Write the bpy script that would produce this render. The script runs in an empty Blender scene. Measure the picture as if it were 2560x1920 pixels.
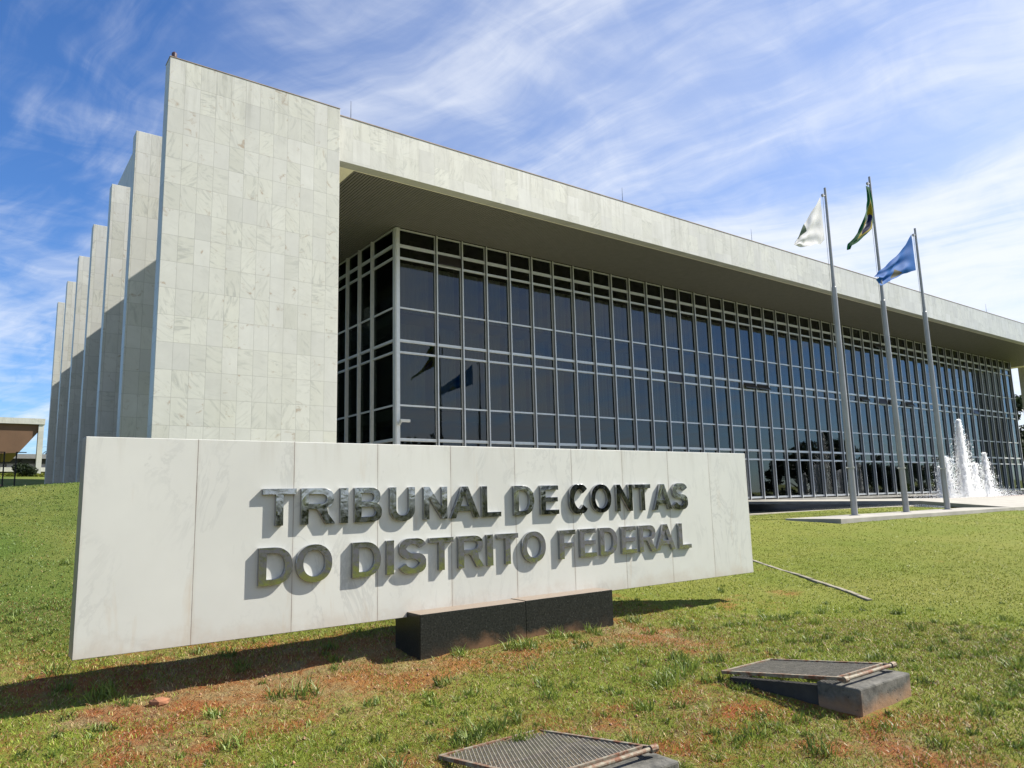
import bpy, math, random
import numpy as np
from mathutils import Matrix, Vector
random.seed(7); rng = np.random.default_rng(11)
scene = bpy.context.scene
C = scene.collection
R = math.radians

# ------------------------------------------------------------------ camera
cam_d = bpy.data.cameras.new('camera'); cam = bpy.data.objects.new('camera', cam_d); C.objects.link(cam)
scene.camera = cam
cam_d.sensor_width = 36.0; cam_d.lens = 36.0 * 1839.5 / 2560
cam_d.clip_start = 0.05; cam_d.clip_end = 5000
def cam_matrix(a, b, c):
    f = Vector((math.sin(a)*math.cos(b), math.cos(a)*math.cos(b), math.sin(b)))
    r = Vector((math.cos(a), -math.sin(a), 0)); u = r.cross(f)
    r2 = math.cos(c)*r + math.sin(c)*u; u2 = -math.sin(c)*r + math.cos(c)*u
    m = Matrix((r2, u2, -f)).transposed().to_4x4()
    return m
cam.matrix_world = cam_matrix(0.63973492, 0.15616587, -0.02623131)

# ------------------------------------------------------------------ light, sky, exposure
SUN_TO = Vector((1.0, -0.38, 1.0)).normalized()           # direction towards the sun
sun_d = bpy.data.lights.new('sun', 'SUN'); sun_d.energy = 5.0; sun_d.angle = R(0.5); sun_d.color = (1.0, 0.945, 0.84)
sun = bpy.data.objects.new('sun', sun_d); C.objects.link(sun)
sun.rotation_euler = SUN_TO.to_track_quat('Z', 'Y').to_euler()
sun_el = math.asin(SUN_TO.z); sun_rot = math.atan2(SUN_TO.x, SUN_TO.y)
scene.view_settings.view_transform = 'Standard'; scene.view_settings.look = 'None'
scene.view_settings.exposure = 1.13; scene.view_settings.gamma = 1.0
scene.cycles.max_bounces = 8; scene.cycles.transparent_max_bounces = 12

world = bpy.data.worlds.new('World'); scene.world = world; world.use_nodes = True
def nodes_of(nt):
    nt.nodes.clear()
    def N(t, **k):
        n = nt.nodes.new(t)
        for a, v in k.items(): setattr(n, a, v)
        return n
    def L(a, b): nt.links.new(a, b)
    return N, L
def mathn(N, L, op, a, b=None, c=None, clamp=False):
    n = N('ShaderNodeMath', operation=op, use_clamp=clamp)
    for i, v in enumerate((a, b, c)):
        if v is None: continue
        if isinstance(v, (int, float)): n.inputs[i].default_value = v
        else: L(v, n.inputs[i])
    return n.outputs[0]
def maprange(N, L, v, a, b, c=0.0, d=1.0, smooth=False):
    n = N('ShaderNodeMapRange'); n.interpolation_type = 'SMOOTHSTEP' if smooth else 'LINEAR'
    L(v, n.inputs[0])
    for i, x in enumerate((a, b, c, d)): n.inputs[i+1].default_value = x
    return n.outputs[0]
def mixc(N, L, f, a, b, mode='MIX'):
    n = N('ShaderNodeMix', data_type='RGBA', blend_type=mode)
    for s, v in ((n.inputs[0], f), (n.inputs[6], a), (n.inputs[7], b)):
        if isinstance(v, (int, float)): s.default_value = v
        elif isinstance(v, tuple): s.default_value = (*v[:3], 1)
        else: L(v, s)
    return n.outputs[2]
def noise(N, L, vec, scale, detail=4, rough=0.55, dist=0.0, col=False):
    n = N('ShaderNodeTexNoise'); n.inputs['Scale'].default_value = scale
    n.inputs['Detail'].default_value = detail; n.inputs['Roughness'].default_value = rough
    n.inputs['Distortion'].default_value = dist
    if vec is not None: L(vec, n.inputs['Vector'])
    return n.outputs['Color' if col else 'Fac']
def mapping(N, L, vec, scale=(1,1,1), loc=(0,0,0), rot=(0,0,0)):
    n = N('ShaderNodeMapping'); L(vec, n.inputs['Vector'])
    n.inputs['Location'].default_value = loc; n.inputs['Rotation'].default_value = rot; n.inputs['Scale'].default_value = scale
    return n.outputs[0]

N, L = nodes_of(world.node_tree)
sky = N('ShaderNodeTexSky', sky_type='NISHITA', sun_disc=False, sun_elevation=sun_el, sun_rotation=sun_rot)
sky.altitude = 1100; sky.air_density = 1.15; sky.dust_density = 0.5; sky.ozone_density = 2.2
hs = N('ShaderNodeHueSaturation'); hs.inputs['Saturation'].default_value = 1.12; hs.inputs['Value'].default_value = 1.08
L(sky.outputs[0], hs.inputs['Color'])
skyc = mixc(N, L, 1.0, hs.outputs[0], (0.74, 0.99, 1.34), 'MULTIPLY')
tc = N('ShaderNodeTexCoord')
sep = N('ShaderNodeSeparateXYZ'); L(tc.outputs['Generated'], sep.inputs[0])
zc = mathn(N, L, 'MAXIMUM', sep.outputs[2], 0.03); zc = mathn(N, L, 'ADD', zc, 0.10)
cu = mathn(N, L, 'DIVIDE', sep.outputs[0], zc); cv = mathn(N, L, 'DIVIDE', sep.outputs[1], zc)
cmb = N('ShaderNodeCombineXYZ'); L(cu, cmb.inputs[0]); L(cv, cmb.inputs[1])
dirn = N('ShaderNodeVectorMath', operation='DOT_PRODUCT'); L(tc.outputs['Generated'], dirn.inputs[0]); dirn.inputs[1].default_value = (0.94, 0.34, -0.05)
rv = N('ShaderNodeVectorRotate', rotation_type='Z_AXIS'); L(cmb.outputs[0], rv.inputs['Vector']); rv.inputs['Angle'].default_value = R(75)
warp = noise(N, L, rv.outputs[0], 1.1, 3, 0.5, 0.0, col=True)
wsub = N('ShaderNodeVectorMath', operation='SUBTRACT'); L(warp, wsub.inputs[0]); wsub.inputs[1].default_value = (0.5, 0.5, 0.5)
wsc = N('ShaderNodeVectorMath', operation='SCALE'); L(wsub.outputs[0], wsc.inputs[0]); wsc.inputs['Scale'].default_value = 0.55
wad = N('ShaderNodeVectorMath', operation='ADD'); L(rv.outputs[0], wad.inputs[0]); L(wsc.outputs[0], wad.inputs[1])
n1 = noise(N, L, mapping(N, L, wad.outputs[0], scale=(0.8, 2.2, 1), loc=(1.3, 0.4, 0)), 1.7, 9, 0.55, 0.35)      # broad streaks
n3 = noise(N, L, mapping(N, L, wad.outputs[0], scale=(1.3, 7.0, 1), loc=(3.1, 2.0, 0)), 2.6, 8, 0.58, 0.5)        # fine fibres
n4 = noise(N, L, mapping(N, L, wad.outputs[0], scale=(5.0, 2.2, 1), rot=(0, 0, R(25))), 1.3, 8, 0.58, 0.5)        # fibres fanning across
qs = N('ShaderNodeSeparateXYZ'); L(wad.outputs[0], qs.inputs[0])
ramp = N('ShaderNodeValToRGB'); L(mathn(N, L, 'DIVIDE', qs.outputs[1], 4.0), ramp.inputs[0]); er = ramp.color_ramp; er.interpolation = 'EASE'
for k, (p_, v_) in enumerate(((0.0, 0.30), (0.13, 0.22), (0.19, 0.34), (0.235, 0.62), (0.30, 0.40), (0.345, 0.45), (0.39, 0.63), (0.455, 0.44), (0.53, 0.84), (0.64, 1.0), (1.0, 1.0))):
    e_ = er.elements[0] if k == 0 else er.elements[-1] if k == 10 else er.elements.new(p_)
    e_.position = p_; e_.color = (v_, v_, v_, 1)
s = mathn(N, L, 'MULTIPLY', n1, 0.50); s = mathn(N, L, 'ADD', s, mathn(N, L, 'MULTIPLY', n3, 0.22)); s = mathn(N, L, 'ADD', s, mathn(N, L, 'MULTIPLY', n4, 0.28))
front = maprange(N, L, sep.outputs[1], -0.12, 0.22, 0, 1, True)
cov = mathn(N, L, 'ADD', mathn(N, L, 'MULTIPLY', mathn(N, L, 'SUBTRACT', ramp.outputs[0], 0.36), front), -0.14)
s = mathn(N, L, 'ADD', s, mathn(N, L, 'MULTIPLY', cov, 0.42))
back = mathn(N, L, 'MULTIPLY', sep.outputs[1], -1.0)
s = mathn(N, L, 'ADD', s, maprange(N, L, back, 0.50, 0.85, 0, 0.24, True))
cloud = maprange(N, L, s, 0.34, 0.80, 0, 1, True)
veil = mathn(N, L, 'MULTIPLY', maprange(N, L, dirn.outputs['Value'], 0.38, 0.98, 0.0, 0.50), front)
veil = mathn(N, L, 'MULTIPLY', veil, maprange(N, L, noise(N, L, wad.outputs[0], 0.9, 4, 0.5), 0.3, 0.65, 0.35, 1.15))
cloud = mathn(N, L, 'ADD', veil, mathn(N, L, 'MULTIPLY', mathn(N, L, 'SUBTRACT', 1.0, veil), mathn(N, L, 'MULTIPLY', cloud, 0.88)))
col = mixc(N, L, cloud, skyc, (8.2, 8.5, 9.0))
bg = N('ShaderNodeBackground'); L(col, bg.inputs[0]); bg.inputs[1].default_value = 0.055
out = N('ShaderNodeOutputWorld'); L(bg.outputs[0], out.inputs[0])

# ------------------------------------------------------------------ materials
def new_mat(name):
    m = bpy.data.materials.new(name); m.use_nodes = True
    N, L = nodes_of(m.node_tree)
    o = N('ShaderNodeOutputMaterial'); b = N('ShaderNodeBsdfPrincipled'); L(b.outputs[0], o.inputs[0])
    return m, N, L, b, o
def setb(N, L, b, col=None, rough=None, metal=None, spec=None, bump=None, bs=0.3, bd=0.01):
    for nm, v in (('Base Color', col), ('Roughness', rough), ('Metallic', metal), ('Specular IOR Level', spec)):
        if v is None: continue
        if isinstance(v, tuple): b.inputs[nm].default_value = (*v[:3], 1)
        elif isinstance(v, (int, float)): b.inputs[nm].default_value = v
        else: L(v, b.inputs[nm])
    if bump is not None:
        bn = N('ShaderNodeBump'); bn.inputs['Strength'].default_value = bs; bn.inputs['Distance'].default_value = bd
        L(bump, bn.inputs['Height']); L(bn.outputs[0], b.inputs['Normal'])
def simple(name, col, rough=0.6, metal=0.0, var=0.12, scale=3.0, spec=0.5, bs=0.0):
    m, N, L, b, o = new_mat(name)
    t = N('ShaderNodeTexCoord').outputs['Object']
    n = noise(N, L, t, scale, 6, 0.6)
    f = maprange(N, L, n, 0.3, 0.7, 1-var, 1+var)
    k = 1.0 if 'soffit' in name or 'plaster' in name else 0.72
    col = tuple(q*k for q in col)
    hsv = N('ShaderNodeHueSaturation'); hsv.inputs['Color'].default_value = (*col, 1); L(f, hsv.inputs['Value'])
    setb(N, L, b, hsv.outputs[0], rough, metal, spec, n if bs else None, bs)
    return m

def marble(name, w, h, base=(0.50, 0.50, 0.455), joint=0.5, top=12.6, stag=0.0, blotch=0.8, contrast=0.85, u0=0.0):
    m, N, L, b, o = new_mat(name)
    t = N('ShaderNodeTexCoord').outputs['Object']
    sp = N('ShaderNodeSeparateXYZ'); L(t, sp.inputs[0])
    u = mathn(N, L, 'ADD', sp.outputs[0], sp.outputs[1]); u = mathn(N, L, 'SUBTRACT', u, u0)
    v = mathn(N, L, 'SUBTRACT', top, sp.outputs[2])
    us = mathn(N, L, 'DIVIDE', u, w); ui = mathn(N, L, 'FLOOR', us)
    wn0 = N('ShaderNodeTexWhiteNoise', noise_dimensions='1D'); L(ui, wn0.inputs['W'])
    off = mathn(N, L, 'MULTIPLY', wn0.outputs['Value'], stag)
    vs = mathn(N, L, 'ADD', mathn(N, L, 'DIVIDE', v, h), off); vi = mathn(N, L, 'FLOOR', vs)
    cid = N('ShaderNodeCombineXYZ'); L(ui, cid.inputs[0]); L(vi, cid.inputs[1])
    wn = N('ShaderNodeTexWhiteNoise', noise_dimensions='3D'); L(cid.outputs[0], wn.inputs['Vector'])
    rc = N('ShaderNodeSeparateColor'); L(wn.outputs['Color'], rc.inputs[0])
    # veins: the noise is shifted and turned slab by slab
    offv = N('ShaderNodeVectorMath', operation='SCALE'); L(wn.outputs['Color'], offv.inputs[0]); offv.inputs['Scale'].default_value = 37.0
    p2 = N('ShaderNodeCombineXYZ'); L(u, p2.inputs[0]); L(v, p2.inputs[1])
    ad = N('ShaderNodeVectorMath', operation='ADD'); L(p2.outputs[0], ad.inputs[0]); L(offv.outputs[0], ad.inputs[1])
    rot = N('ShaderNodeVectorRotate', rotation_type='Z_AXIS'); L(ad.outputs[0], rot.inputs['Vector'])
    L(mathn(N, L, 'MULTIPLY', mathn(N, L, 'SUBTRACT', rc.outputs[0], 0.35), 2.6), rot.inputs['Angle'])
    st = mapping(N, L, rot.outputs[0], scale=(4.5, 1.0, 1))
    vein = noise(N, L, st, 1.5, 9, 0.66, 1.4)
    cloudy = noise(N, L, ad.outputs[0], 2.2, 5, 0.6)
    veinm = maprange(N, L, vein, 0.50, 0.66, 0, 1, True)
    veinm = mathn(N, L, 'MULTIPLY', veinm, maprange(N, L, rc.outputs[1], 0.1, 1.0, 0.10, 0.70))
    spots = maprange(N, L, noise(N, L, ad.outputs[0], 3.2, 6, 0.65, 0.8), 0.60, 0.70, 0, 1)
    spots = mathn(N, L, 'MULTIPLY', spots, mathn(N, L, 'GREATER_THAN', rc.outputs[2], 0.35))
    g = maprange(N, L, rc.outputs[2], 0, 1, 1-0.10*contrast, 1+0.05*contrast)
    g = mathn(N, L, 'MULTIPLY', g, maprange(N, L, cloudy, 0.3, 0.7, 0.96, 1.04))
    base_n = N('ShaderNodeHueSaturation'); base_n.inputs['Color'].default_value = (*base, 1); L(g, base_n.inputs['Value'])
    L(maprange(N, L, rc.outputs[1], 0, 1, 0.65, 1.15), base_n.inputs['Saturation'])
    c = mixc(N, L, veinm, base_n.outputs[0], tuple(x*0.62 for x in (base[0]*0.98, base[1], base[2]*1.02)))
    c = mixc(N, L, mathn(N, L, 'MULTIPLY', spots, blotch), c, (0.302, 0.238, 0.173))
    # joints
    fu = mathn(N, L, 'FRACT', us); fv = mathn(N, L, 'FRACT', vs)
    du = mathn(N, L, 'MULTIPLY', mathn(N, L, 'MINIMUM', fu, mathn(N, L, 'SUBTRACT', 1.0, fu)), w)
    dv = mathn(N, L, 'MULTIPLY', mathn(N, L, 'MINIMUM', fv, mathn(N, L, 'SUBTRACT', 1.0, fv)), h)
    d = mathn(N, L, 'MINIMUM', du, dv)
    jm = maprange(N, L, d, 0.003, 0.008, joint, 0)
    c = mixc(N, L, jm, c, (0.166, 0.158, 0.144))
    grime = maprange(N, L, noise(N, L, mapping(N, L, t, scale=(1.2, 1.2, 0.12)), 1.3, 5, 0.6), 0.45, 0.8, 0, 0.16)
    c = mixc(N, L, grime, c, (0.259, 0.245, 0.194))
    run = mathn(N, L, 'MULTIPLY', maprange(N, L, v, 0.0, 2.6, 1, 0, True), maprange(N, L, noise(N, L, mapping(N, L, t, scale=(3.2, 3.2, 0.25)), 1.6, 5, 0.65), 0.50, 0.72, 0, 0.45))
    c = mixc(N, L, run, c, (0.194, 0.187, 0.158))
    big = maprange(N, L, noise(N, L, t, 0.35, 4, 0.6), 0.40, 0.70, 0, 0.16); c = mixc(N, L, big, c, (0.288, 0.295, 0.288))
    hgt = mathn(N, L, 'SUBTRACT', 1.0, jm)
    setb(N, L, b, c, 0.42, 0.0, 0.35, hgt, 0.25, 0.006)
    return m

M = {}
M['marble_wall'] = marble('marble_wall', 0.4242, 0.745, u0=3.82+20.864)
M['marble_fascia'] = marble('marble_fascia', 0.62, 0.80, stag=1.0, joint=0.18, contrast=0.9, blotch=0.12, u0=8.91+21.25)
M['marble_far'] = marble('marble_far', 1.6, 0.9, top=11.0, joint=0.3, contrast=0.9, blotch=0.1)
M['plaster'] = simple('beige_plaster', (0.90, 0.84, 0.66), 0.8, var=0.05)
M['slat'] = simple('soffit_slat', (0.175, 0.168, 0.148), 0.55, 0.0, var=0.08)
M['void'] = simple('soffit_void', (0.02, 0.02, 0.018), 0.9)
M['coping'] = simple('red_stained_coping', (0.42, 0.33, 0.28), 0.8, var=0.3, scale=2)
M['alu'] = simple('anodised_aluminium', (0.86, 0.87, 0.86), 0.40, 0.30, var=0.06, scale=6)
M['alu_side'] = simple('shaded_aluminium', (0.26, 0.27, 0.285), 0.5, 0.3, var=0.1, scale=4)  # mullion bodies: shade of their sides put into a darker aluminium
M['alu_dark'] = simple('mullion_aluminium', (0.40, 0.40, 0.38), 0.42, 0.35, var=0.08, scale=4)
M['sash'] = simple('bronze_sash', (0.05, 0.04, 0.035), 0.35, 0.2)
M['pole'] = simple('pole_grey_paint', (0.42, 0.42, 0.42), 0.45, 0.35, var=0.12, scale=2.5)
M['rope'] = simple('rope', (0.5, 0.5, 0.47), 0.9)
M['concrete'] = simple('concrete_paving', (0.43, 0.41, 0.36), 0.9, var=0.18, scale=1.4, bs=0.2)
M['bounce_slab_pale'] = simple('bounce_slab_pale', (0.62, 0.58, 0.48), 0.9, var=0.12, scale=1.4)  # pale tone of the added slab that bounces light upward
M['kerb'] = simple('weathered_kerb', (0.44, 0.40, 0.32), 0.9, var=0.3, scale=3, bs=0.4)
M['pool_wall_tone'] = simple('dark_pool_wall', (0.022, 0.022, 0.026), 0.55, var=0.3)  # one near-black tone over the whole pool wall
M['old_edging'] = simple('old_edging', (0.30, 0.27, 0.20), 0.95, var=0.35, scale=6, bs=0.4)
M['red_granite'] = simple('red_granite', (0.28, 0.12, 0.08), 0.7, var=0.2)
M['curtain'] = simple('grey_curtain', (0.55, 0.57, 0.50), 0.9, var=0.08)
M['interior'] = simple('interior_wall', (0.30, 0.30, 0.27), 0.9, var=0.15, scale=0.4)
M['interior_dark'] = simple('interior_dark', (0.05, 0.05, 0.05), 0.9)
M['roofing'] = simple('roof_membrane', (0.35, 0.34, 0.32), 0.9)
M['grey_panel'] = simple('grey_panel', (0.30, 0.30, 0.32), 0.7, var=0.1)
M['brown_wood'] = simple('brown_soffit', (0.12, 0.065, 0.035), 0.7, var=0.15, scale=0.5)
M['black_iron'] = simple('black_iron', (0.02, 0.02, 0.02), 0.5, 0.3)
M['white_paint'] = simple('white_paint', (0.75, 0.75, 0.72), 0.5)
M['brick'] = simple('brick_paving', (0.42, 0.22, 0.13), 0.9, var=0.25, scale=2)
M['beacon'] = simple('red_beacon', (0.10, 0.05, 0.06), 0.4)

# glass panes: tinted glass that mirrors the sky and lets the blinds show faintly
m, N, L, b, o = new_mat('tinted_glass')
m.node_tree.nodes.remove(b)
tr = N('ShaderNodeBsdfTransparent'); tr.inputs[0].default_value = (0.42, 0.45, 0.42, 1)
gl = N('ShaderNodeBsdfGlossy'); gl.inputs['Roughness'].default_value = 0.012; gl.inputs[0].default_value = (0.92, 0.97, 1.0, 1)
fr = N('ShaderNodeFresnel'); fr.inputs['IOR'].default_value = 1.62
t = N('ShaderNodeTexCoord').outputs['Object']
wv = noise(N, L, t, 0.55, 2, 0.5)
bn = N('ShaderNodeBump'); bn.inputs['Strength'].default_value = 0.05; bn.inputs['Distance'].default_value = 0.03
L(wv, bn.inputs['Height']); L(bn.outputs[0], gl.inputs['Normal'])
mx = N('ShaderNodeMixShader'); bf = N('ShaderNodeNewGeometry'); L(mathn(N, L, 'MULTIPLY', fr.outputs[0], mathn(N, L, 'SUBTRACT', 1.0, bf.outputs['Backfacing'])), mx.inputs[0]); L(tr.outputs[0], mx.inputs[1]); L(gl.outputs[0], mx.inputs[2])
L(mx.outputs[0], o.inputs[0]); M['glass'] = m

# white sign marble
m, N, L, b, o = new_mat('white_sign_marble')
t = N('ShaderNodeTexCoord').outputs['Object']
sp = N('ShaderNodeSeparateXYZ'); L(t, sp.inputs[0])
us = mathn(N, L, 'DIVIDE', mathn(N, L, 'SUBTRACT', sp.outputs[0], 0.71), 0.7966)
ui = mathn(N, L, 'FLOOR', us); fu = mathn(N, L, 'FRACT', us)
wn = N('ShaderNodeTexWhiteNoise', noise_dimensions='1D'); L(ui, wn.inputs['W'])
ofs = N('ShaderNodeVectorMath', operation='SCALE'); L(wn.outputs['Color'], ofs.inputs[0]); ofs.inputs['Scale'].default_value = 19.0
ad = N('ShaderNodeVectorMath', operation='ADD'); L(t, ad.inputs[0]); L(ofs.outputs[0], ad.inputs[1])
vein = noise(N, L, mapping(N, L, ad.outputs[0], scale=(1.6, 1, 0.7), rot=(0, R(35), 0)), 1.3, 9, 0.66, 1.6)
f1 = maprange(N, L, vein, 0.50, 0.53, 0, 1, True); f2 = maprange(N, L, vein, 0.53, 0.57, 1, 0, True)
band = mathn(N, L, 'MULTIPLY', f1, f2)
band = mathn(N, L, 'MULTIPLY', band, maprange(N, L, noise(N, L, ad.outputs[0], 1.1, 3), 0.42, 0.65, 0, 0.36))
g = maprange(N, L, wn.outputs['Value'], 0, 1, 0.95, 1.03)
g = mathn(N, L, 'MULTIPLY', g, maprange(N, L, noise(N, L, ad.outputs[0], 2.0, 6, 0.6), 0.3, 0.7, 0.965, 1.03))
hb = N('ShaderNodeHueSaturation'); hb.inputs['Color'].default_value = (0.52, 0.525, 0.49, 1); L(g, hb.inputs['Value'])
c = mixc(N, L, band, hb.outputs[0], (0.288, 0.295, 0.288))
spk = maprange(N, L, noise(N, L, mapping(N, L, ad.outputs[0], scale=(1, 1, 2.2)), 6.5, 6, 0.7, 0.6), 0.70, 0.78, 0, 0.6)
c = mixc(N, L, spk, c, (0.259, 0.259, 0.245))
rust = maprange(N, L, noise(N, L, mapping(N, L, ad.outputs[0], scale=(2.2, 1, 0.35), rot=(0, R(22), 0)), 2.0, 5, 0.6, 0.8), 0.62, 0.76, 0, 0.40)
c = mixc(N, L, rust, c, (0.396, 0.288, 0.173))
du = mathn(N, L, 'MULTIPLY', mathn(N, L, 'MINIMUM', fu, mathn(N, L, 'SUBTRACT', 1.0, fu)), 0.7966)
wob = maprange(N, L, noise(N, L, t, 5.0, 4), 0.3, 0.7, 0.0015, 0.0045)
jm = mathn(N, L, 'LESS_THAN', du, wob)
halo = maprange(N, L, du, 0.0, 0.028, 0.30, 0); halo = mathn(N, L, 'MULTIPLY', halo, maprange(N, L, noise(N, L, t, 3.0, 5), 0.35, 0.65, 0.2, 1.0))
c = mixc(N, L, halo, c, (0.36, 0.302, 0.238)); c = mixc(N, L, mathn(N, L, 'MULTIPLY', jm, 0.72), c, (0.115, 0.086, 0.072))
splash = mathn(N, L, 'ADD', sp.outputs[2], mathn(N, L, 'MULTIPLY', mathn(N, L, 'SUBTRACT', noise(N, L, t, 4.0, 6, 0.7), 0.5), -0.5))
c = mixc(N, L, maprange(N, L, splash, -1.10, -0.86, 0.34, 0, True), c, (0.36, 0.274, 0.202))
drip = mathn(N, L, 'MULTIPLY', maprange(N, L, sp.outputs[2], 0.2, 0.56, 0, 1, True), maprange(N, L, noise(N, L, mapping(N, L, t, scale=(5.0, 1, 0.5)), 1.4, 5, 0.65), 0.5, 0.72, 0, 0.30))
c = mixc(N, L, drip, c, (0.324, 0.295, 0.238))
setb(N, L, b, c, 0.38, 0, 0.4, mathn(N, L, 'SUBTRACT', 1.0, jm), 0.3, 0.004); M['sign_marble'] = m

# mirror-like steel of the letters, dented and stained
m, N, L, b, o = new_mat('chromed_steel')
t = N('ShaderNodeTexCoord').outputs['Object']
wv = noise(N, L, t, 4.5, 3, 0.5, 0.6)
st = noise(N, L, t, 22.0, 5, 0.65)
setb(N, L, b, mixc(N, L, maprange(N, L, st, 0.5, 0.75, 0, 0.55), (0.40, 0.41, 0.43), (0.24, 0.23, 0.21)), maprange(N, L, st, 0.4, 0.7, 0.055, 0.16), 1.0, 0.5, wv, 0.085, 0.03); M['chrome'] = m
m, N, L, b, o = new_mat('black_granite')
t = N('ShaderNodeTexCoord').outputs['Object']
sp = N('ShaderNodeSeparateXYZ'); L(t, sp.inputs[0])
vor = N('ShaderNodeTexVoronoi'); vor.inputs['Scale'].default_value = 75; L(t, vor.inputs['Vector'])
fl = maprange(N, L, vor.outputs['Distance'], 0.08, 0.2, 1, 0)
fl = mathn(N, L, 'MULTIPLY', fl, mathn(N, L, 'GREATER_THAN', noise(N, L, t, 28, 2), 0.53))
c = mixc(N, L, maprange(N, L, noise(N, L, t, 60, 4), 0.35, 0.7), (0.010, 0.011, 0.010), (0.032, 0.034, 0.030))
c = mixc(N, L, mathn(N, L, 'MULTIPLY', fl, 0.6), c, (0.26, 0.27, 0.24))
dirtn = mathn(N, L, 'ADD', sp.outputs[2], mathn(N, L, 'MULTIPLY', mathn(N, L, 'SUBTRACT', noise(N, L, t, 2.0, 6, 0.65), 0.5), -0.55))
dirt = maprange(N, L, dirtn, -1.44, -1.27, 0.85, 0, True)
cx_ = mathn(N, L, 'ABSOLUTE', mathn(N, L, 'SUBTRACT', sp.outputs[0], 4.55)); dirt = mathn(N, L, 'MULTIPLY', dirt, maprange(N, L, cx_, 0.25, 1.0, 1, 0.18, True))
c = mixc(N, L, dirt, c, (0.22, 0.115, 0.055))
topd = N('ShaderNodeNewGeometry'); nz = N('ShaderNodeSeparateXYZ'); L(topd.outputs['Normal'], nz.inputs[0])
c = mixc(N, L, maprange(N, L, nz.outputs[2], 0.6, 0.95, 0, 0.75), c, (0.30, 0.235, 0.18))
setb(N, L, b, c, maprange(N, L, dirt, 0, 1, 0.30, 0.85), 0, 0.22); M['black_granite'] = m
# concrete of the lamp boxes
def box_concrete(zg):
    m, N, L, b, o = new_mat('stained_concrete')
    t = N('ShaderNodeTexCoord').outputs['Object']; sp = N('ShaderNodeSeparateXYZ'); L(t, sp.inputs[0])
    n = noise(N, L, t, 11, 8, 0.65)
    c = mixc(N, L, maprange(N, L, n, 0.35, 0.65), (0.05, 0.05, 0.045), (0.145, 0.138, 0.12))
    dn = mathn(N, L, 'ADD', sp.outputs[2], mathn(N, L, 'MULTIPLY', mathn(N, L, 'SUBTRACT', noise(N, L, t, 5, 5), 0.5), -0.18))
    c = mixc(N, L, maprange(N, L, dn, zg+0.005, zg+0.085, 0.75, 0), c, (0.33, 0.19, 0.10))
    pits = maprange(N, L, noise(N, L, t, 34, 3, 0.5), 0.66, 0.72, 1, 0)
    c = mixc(N, L, mathn(N, L, 'SUBTRACT', 1.0, pits), c, (0.06, 0.06, 0.055))
    setb(N, L, b, c, 0.9, 0, 0.3, mathn(N, L, 'ADD', n, pits), 0.6, 0.012); return m
m, N, L, b, o = new_mat('rusty_iron')
t = N('ShaderNodeTexCoord').outputs['Object']; n = noise(N, L, t, 17, 6, 0.65)
c = mixc(N, L, maprange(N, L, n, 0.42, 0.6), (0.23, 0.21, 0.16), (0.15, 0.065, 0.035))
setb(N, L, b, c, 0.75, 0.25, 0.4, n, 0.5, 0.003); M['rust'] = m
M['shade_dark'] = simple('shaded_concrete', (0.05, 0.047, 0.04), 0.95, var=0.3, scale=9, bs=0.5)  # lamp box sides: their shade is put into a dark concrete colour
M['mesh_wire'] = simple('grey_wire', (0.36, 0.33, 0.27), 0.6, 0.3, var=0.3, scale=20)
# water
m, N, L, b, o = new_mat('pool_water')
t = N('ShaderNodeTexCoord').outputs['Object']
n = noise(N, L, mapping(N, L, t, scale=(1, 3, 1)), 3.0, 5, 0.6)
setb(N, L, b, (0.02, 0.028, 0.03), 0.05, 0, 0.5, n, 0.35, 0.03); M['water'] = m
m, N, L, b, o = new_mat('fountain_spray')
setb(N, L, b, (0.92, 0.92, 0.92), 0.35, 0, 0.6); b.inputs['Subsurface Weight'].default_value = 0.0
tl = N('ShaderNodeBsdfTranslucent'); tl.inputs[0].default_value = (0.95, 0.96, 1, 1)
mx = N('ShaderNodeMixShader'); mx.inputs[0].default_value = 0.45; L(b.outputs[0], mx.inputs[1]); L(tl.outputs[0], mx.inputs[2]); L(mx.outputs[0], o.inputs[0]); M['spray'] = m; m.node_tree.nodes.remove(mx); ash = N('ShaderNodeAddShader'); L(b.outputs[0], ash.inputs[0]); L(tl.outputs[0], ash.inputs[1]); L(ash.outputs[0], o.inputs[0]); tl.inputs[0].default_value = (0.38, 0.38, 0.38, 1)
# leaves
def leafmat(name, c1, c2):
    m, N, L, b, o = new_mat(name)
    t = N('ShaderNodeTexCoord').outputs['Object']; n = noise(N, L, t, 1.4, 3)
    oi = N('ShaderNodeNewGeometry'); f = mathn(N, L, 'ADD', mathn(N, L, 'MULTIPLY', n, 0.6), mathn(N, L, 'MULTIPLY', oi.outputs['Random Per Island'], 0.4))
    c = mixc(N, L, maprange(N, L, f, 0.25, 0.75), c1, c2); setb(N, L, b, c, 0.6, 0, 0.3)
    tl = N('ShaderNodeBsdfTranslucent'); L(c, tl.inputs[0]); mx = N('ShaderNodeMixShader'); mx.inputs[0].default_value = 0.3
    L(b.outputs[0], mx.inputs[1]); L(tl.outputs[0], mx.inputs[2]); L(mx.outputs[0], o.inputs[0]); return m
M['leaf'] = leafmat('dark_foliage', (0.010, 0.018, 0.007), (0.032, 0.048, 0.018))
M['hedge'] = leafmat('yellow_green_foliage', (0.09, 0.12, 0.015), (0.22, 0.24, 0.03))
M['bark'] = simple('bark', (0.09, 0.07, 0.05), 0.9, var=0.3, scale=5)
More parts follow.
